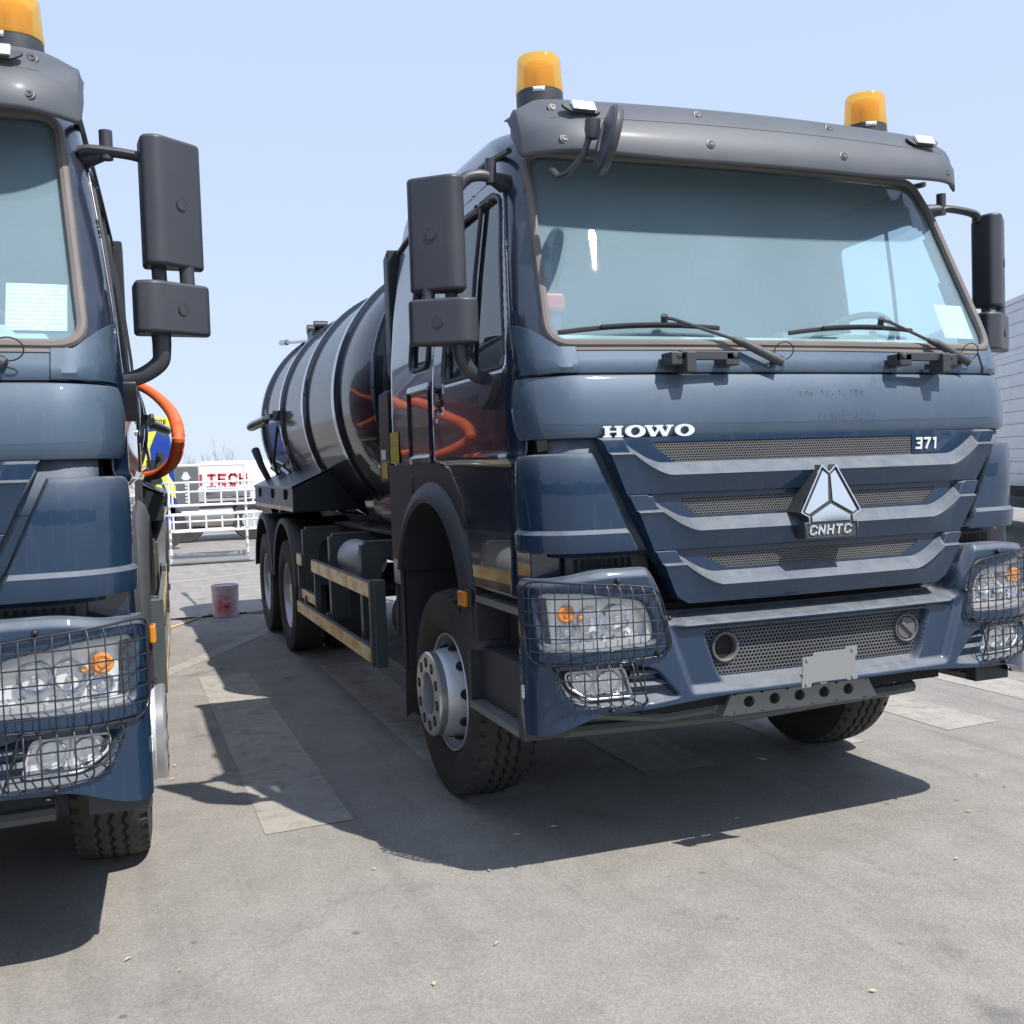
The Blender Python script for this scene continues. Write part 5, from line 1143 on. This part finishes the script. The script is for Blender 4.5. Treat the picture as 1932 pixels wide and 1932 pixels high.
mb.xf(Matrix.Translation((0, -.39, 0))); strokes(mb, 'PARTS LIMITED', -2.55, 1.335, .055, .045, .012, lambda x, z, t: (x, -.905-t, z), gap=.35, depth=.01); mb.build('red_lettering', REDL, wt, smooth=False)
MB().lathe([(0, 0), (.24, .02), (.27, .06), (.27, 1.3), (.24, 1.34), (0, 1.36)], (-3.2, -.75, .62), (1, 0, 0), 24).build('fuel_tank', STEEL, wt)
MB().lathe([(0, 0), (.12, .02), (.14, .05), (.14, 1.1), (0, 1.12)], (-2.55, -.85, 1.22), (1, 0, 0), 20).build('air_tank', STEEL, wt)
MB().box(-3.6, 6.5, -.6, .6, .78, .98).build('frame', BLKM, wt)
for x in (-1.40, -3.05, 3.5):
    wq = MB().lathe([(0, -.1), (.28, -.1), (.30, -.15), (.50, -.15), (.52, -.1), (.52, .15), (0, .15)], (x, -.7, .52), (0, 1, 0), 32).build('wheel', RUB, wt); MB().lathe([(0, -.105), (.1, -.12), (.26, -.11), (.27, -.155)], (x, -.7, .52), (0, 1, 0), 24).build('rim', SILV, wq)
# ---- white mixer-like vehicle farther right behind
w2 = empty('white_van_body', (.9, 27.5, 0)); MB().box(0, 3.4, 0, 2, .8, 2.03).build('box_body', WHT, w2, bev=.08)
MB().box(.1, 3.3, .1, 1.9, .5, .8).build('underbody', BLKM, w2)
for x in (.6, 2.8): MB().lathe([(0, -.1), (.45, -.1), (.5, 0), (.5, .2), (0, .2)], (x, .2, .5), (0, 1, 0), 24).build('wheel', RUB, w2)
tag(w2, 'plain white box body parked behind the lettered white truck, beside the tanker toolbox', 'truck')
# ---- blue truck
bt = empty('blue_truck', (-1.75, 21.5, 0)); tag(bt, 'blue truck cab with a yellow curved stripe behind the orange hose', 'truck')
MB().prism(rpoly([(-1.6, .5), (.42, .5), (.42, 1.5), (.34, 2.55), (.25, 2.78), (-1.6, 2.85)], .06, 4), 2.0, lambda x, z, t: (x, t, z)).build('cab', BLUE, bt, bev=.05)
mb = MB(); f = lambda x, z, t: (x, -.004-t, z)
o_ = [(.05, 2.70), (-.12, 2.68), (-.30, 2.35), (-.33, 2.0), (-.22, 1.7), (-.02, 1.3), (.15, 1.3), (.02, 1.75), (-.10, 2.0), (-.12, 2.3), (-.04, 2.5)]
mb.prism(o_, .006, f); mb.prism([(.02, 1.9), (.10, 2.0), (.40, 1.45), (.40, 1.15), (.22, 1.3)], .006, f); mb.build('yellow_stripe', YSW, bt, smooth=False)
pl = MB().prism([(-.08, 2.82), (.34, 2.80), (.34, 2.99), (-.08, 3.02)], .04, lambda x, z, t: (x, -.05+t, z)).build('roof_board', YSW, bt)
mb = MB(); strokes(mb, 'ST08', -.03, 2.86, .085, .055, .017, lambda x, z, t: (x, -.051-t, z), gap=.4, depth=.003); mb.build('board_lettering', DARK, pl, smooth=False)
for x in (-.9, .1): MB().lathe([(0, -.08), (.3, -.1), (.5, -.1), (.52, 0), (.5, .15), (0, .2)], (x, .1, .52), (0, 1, 0), 28).build('wheel', RUB, bt)
MB().box(-.2, .1, -.02, 0, 1.5, 2.05).build('side_window', BLKM, bt)
# ---- silver ribbed trailer on the right
RIB = mat('ribbed_aluminium', (.55, .57, .60), .38, .35, dust=.2, dustcol=(.45, .44, .42), var=.05)
tr = empty('ribbed_trailer', (12.6, 11.1, 0)); tr.rotation_euler = (0, 0, -.478)
def loc(x, y): return x, y
body = MB(); zs = np.linspace(.98, 4.30, 16)
for a, b in zip(zs, zs[1:]):
    A = np.array([[(0+dx, y, z) for dx, z in ((.0, a), (-.012, a+.008), (-.012, b-.008), (.0, b))] for y in (-8, 6)]); body.grid(A)
body.box(.002, 2.5, -8, 6, .98, 4.30)
body.build('box_body', RIB, tr, smooth=False)
MB().box(-.03, -.014, -8, 6, 4.22, 4.31).box(-.02, -.0135, -8, 6, 2.13, 2.17).box(-.02, -.0135, -8, 6, 3.32, 3.36).box(-.02, -.0135, -8, 6, 1.50, 1.53).build('trim_rail', STEEL, tr)
MB().box(-.0, .04, -8, 6, .60, .97).box(.0, 2.4, -8, 6, .80, .97).build('side_skirt', GREYT, tr)
for y in (-6, -4.7, 3.6): MB().lathe([(0, -.1), (.3, -.1), (.5, -.08), (.52, 0), (.5, .2), (0, .2)], (.12, y, .52), (1, 0, 0), 28).build('wheel', RUB, tr)
MB().tube([(.5, -.4, 4.3), (.5, -.4, 4.55)], .04, 8).lathe([(0, .16), (.09, .13), (.12, .05), (.10, 0), (0, 0)], (.5, -.4, 4.5), n=16).build('roof_dome', WHT, tr)
tag(tr, 'silver ribbed box trailer standing behind the right mirror', 'trailer')
bn = empty('green_bin', (12.1, 10.9, 0)); bn.rotation_euler = (0, 0, -.478)
MB().box(-.5, -.1, -.9, .9, .25, 1.02).build('bin_body', GREEN, bn, bev=.02); MB().box(-.53, -.07, -.93, .93, 1.02, 1.07).build('bin_rim', GREEN, bn, bev=.01)
for y in (-.8, -.4, 0, .4, .8): MB().box(-.53, -.5, y-.03, y+.03, .3, 1.02).build('bin_rib', GREEN, bn)
for y in (-.7, .7): MB().box(-.45, -.15, y-.05, y+.05, 0, .25).build('bin_foot', GREEN, bn)
tag(bn, 'grey green ribbed steel bin on the ground in front of the silver trailer', 'bin')
# ---- bare trees far behind
BARK = mat('bare_bark', (.42, .42, .43), .9)
def bare_tree(x, y, h_, sd):
    r = random.Random(sd); mb = MB(); t = empty('bare_tree', (x, y, 0))
    MB().tube([(0, 0, 0), (.1, 0, h_*.3), (0, 0, h_*.55)], [.16, .12, .07], 6).build('trunk', BARK, t)
    for k in range(15):
        a = r.random()*6.28; z = h_*(.2+.4*r.random()); l = h_*(.25+.3*r.random()); dx, dy = cos(a)*l*.32, sin(a)*l*.32
        mb.tube([(0, 0, z), (dx*.6, dy*.6, z+l*.5), (dx, dy, z+l)], [.03, .018, .008], 4)
        for q in range(3):
            b = r.random()*6.28; mb.tube([(dx*.6, dy*.6, z+l*.5), (dx*.6+cos(b)*.3, dy*.6+sin(b)*.3, z+l*(.8+.2*r.random()))], .012, 3)
    mb.build('crown', BARK, t); return t
for i, (x, y, h_, lb) in enumerate(((5.1, 90, 3.7, 'leftmost of the thin bare trees above the white truck'), (6.0, 92, 4.9, 'tallest bare tree above the white truck'), (6.9, 91, 4.2, 'bare tree just right of the tallest one'), (3.4, 90, 3.9, 'lone spindly bare tree above the grey locker'))):
    tag(bare_tree(x, y, h_, i+3), lb, 'tree', 'bare trees on the horizon')
# ---- litter on the ground
lf = MB()
for (x, y) in [(-2.0, 3.9), (-1.5, 4.1), (-1.3, 3.6), (-1.2, 3.1), (-1.0, 2.7), (-2.45, 2.35), (-1.75, .62), (-1.33, .4), (-.9, .75), (-1.8, -.4), (.4, -.3), (1.6, .3), (.2, -.9), (-.6, -1.0), (1.3, .5), (2.0, -.2), (-1.9, 5.9), (-2.1, 6.7), (-1.7, 7.6), (-1.35, 6.9), (-1.0, 2.4), (-1.6, 1.7), (.9, -.5), (-2.7, .2)]+[(-2.6+5*rng.random(), -1.5+8*rng.random()) for _ in range(26)]:
    a = rng.random()*6.28; l = .008+.014*rng.random(); w_ = .004+.004*rng.random(); c_, s_ = cos(a), sin(a)
    P = [(-l, 0, .002), (0, w_, .008), (l, 0, .004), (0, -w_, .006)]; lf.add([(x+p*c_-q*s_, y+p*s_+q*c_, z+.004) for p, q, z in P], [(0, 1, 2, 3)])
o = lf.build('fallen_leaves', mat('dry_leaf', (.50, .42, .24), .8, var=.4, vscale=2), None, smooth=False, solid=.0008); o['kind'] = 'stuff'; o['label'] = 'small dry yellow leaves and bits scattered over the asphalt'; o['category'] = 'leaves'

# ---- distant wood behind the camera and along the left of the yard
wood = MB()
for k in range(420):
    t = rng.random(); a = math.radians(130+200*t); rr = 95+15*rng.random(); x, y = rr*cos(a), rr*sin(a); h_ = 2.2+2.2*rng.random()*(.5+.5*sin(t*31)); q = 2.5+2*rng.random()
    for m_ in range(5):
        cx, cy, cz = x+q*(rng.random()-.5)*2, y+q*(rng.random()-.5)*2, h_*(.3+.6*rng.random()); rad = 1+1.3*rng.random()
        vs = [(cx+rad*sin(u)*cos(v_)*(.8+.4*rng.random()), cy+rad*sin(u)*sin(v_)*(.8+.4*rng.random()), cz+rad*cos(u)) for u in (.5, 1.3, 2.1, 2.8) for v_ in np.arange(6)*pi/3]
        wood.add(vs, [(i*6+j, i*6+(j+1) % 6, i*6+6+(j+1) % 6, i*6+6+j) for i in range(3) for j in range(6)])
o = wood.build('distant_wood', mat('dull_foliage', (.05, .06, .045), .9, var=.4), None, smooth=False, weld=False); o['kind'] = 'stuff'; o['label'] = 'far belt of dull trees closing the yard, seen only mirrored in paint and chrome'; o['category'] = 'trees'

# ---- lamp post in front of the trucks, behind the camera: mirrored in the bonnets
for i, (x, y, lb) in enumerate(((-9.0, -26, 'tall grey lamp post nearer the trucks, mirrored in the paint'), (6.5, -38, 'farther tall grey lamp post, mirrored in the paint'))):
    lp = empty('lamp_post', (x, y, 0))
    MB().tube([(0, 0, 0), (0, 0, 1.2), (0, 0, 9)], [.14, .10, .06], 12).build('pole', GREYT, lp)
    MB().tube([(0, 0, 8.9), (.5, .1, 9.3), (1.5, .3, 9.4)], .04, 8).build('arm', GREYT, lp)
    MB().box(1.3, 2.0, .15, .45, 9.32, 9.42).build('lamp_head', GREYT, lp, bev=.03)
    tag(lp, lb, 'lamp post', 'lamp posts of the yard')

# ---- vehicles parked across the yard to the left, mirrored in the tank and the doors
def yard_truck(x, y, rz, paint, box, label):
    t = empty('parked_truck', (x, y, 0)); t.rotation_euler = (0, 0, rz)
    MB().prism(rpoly([(0, .75), (.05, 1.7), (.35, 2.85), (.55, 3.0), (2.1, 3.0), (2.1, .75)], .12, 4), 2.4, lambda a, z, q: (a, -1.2+q, z)).build('cab', paint, t, bev=.04)
    MB().prism([(.12, 1.85), (.36, 2.75), (.38, 2.75), (.14, 1.85)], 2.1, lambda a, z, q: (a-.02, -1.05+q, z)).build('windscreen', BLKM, t)
    for sd in (-1, 1): MB().prism(rpoly([(.6, 1.9), (.75, 2.65), (1.5, 2.65), (1.5, 1.9)], .06, 3), .02, lambda a, z, q: (a, sd*(1.195+q), z)).build('side_window', BLKM, t)
    MB().box(2.4, 8.6, -1.22, 1.22, 1.15, 3.2).build('load_box', box, t, bev=.03); MB().box(1.8, 8.6, -.5, .5, .7, 1.1).build('frame', BLKM, t)
    for wx in (1.2, 6.3, 7.6):
        for sd in (-1, 1): MB().lathe([(0, -.1), (.3, -.1), (.5, -.1), (.52, -.05), (.52, .12), (0, .14)], (wx, sd*1.02, .52), (0, sd, 0), 24).build('wheel', RUB, t)
    tag(t, label, 'truck', 'trucks parked across the yard')
yard_truck(-12.5, 3.0, 1.3, mat('red_cab_paint', (.50, .025, .015), .3, 0, .7), mat('orange_box_paint', (.65, .16, .03), .4), 'red truck with an orange load box, mirrored in the tank')
yard_truck(-15.5, 13.0, 1.35, BLUE, WHT, 'blue truck with a white load box, mirrored in the tank')
yard_truck(-11.8, 24.0, 1.5, WHT, BLUE, 'white truck with a blue load box, mirrored at the rear of the tank')
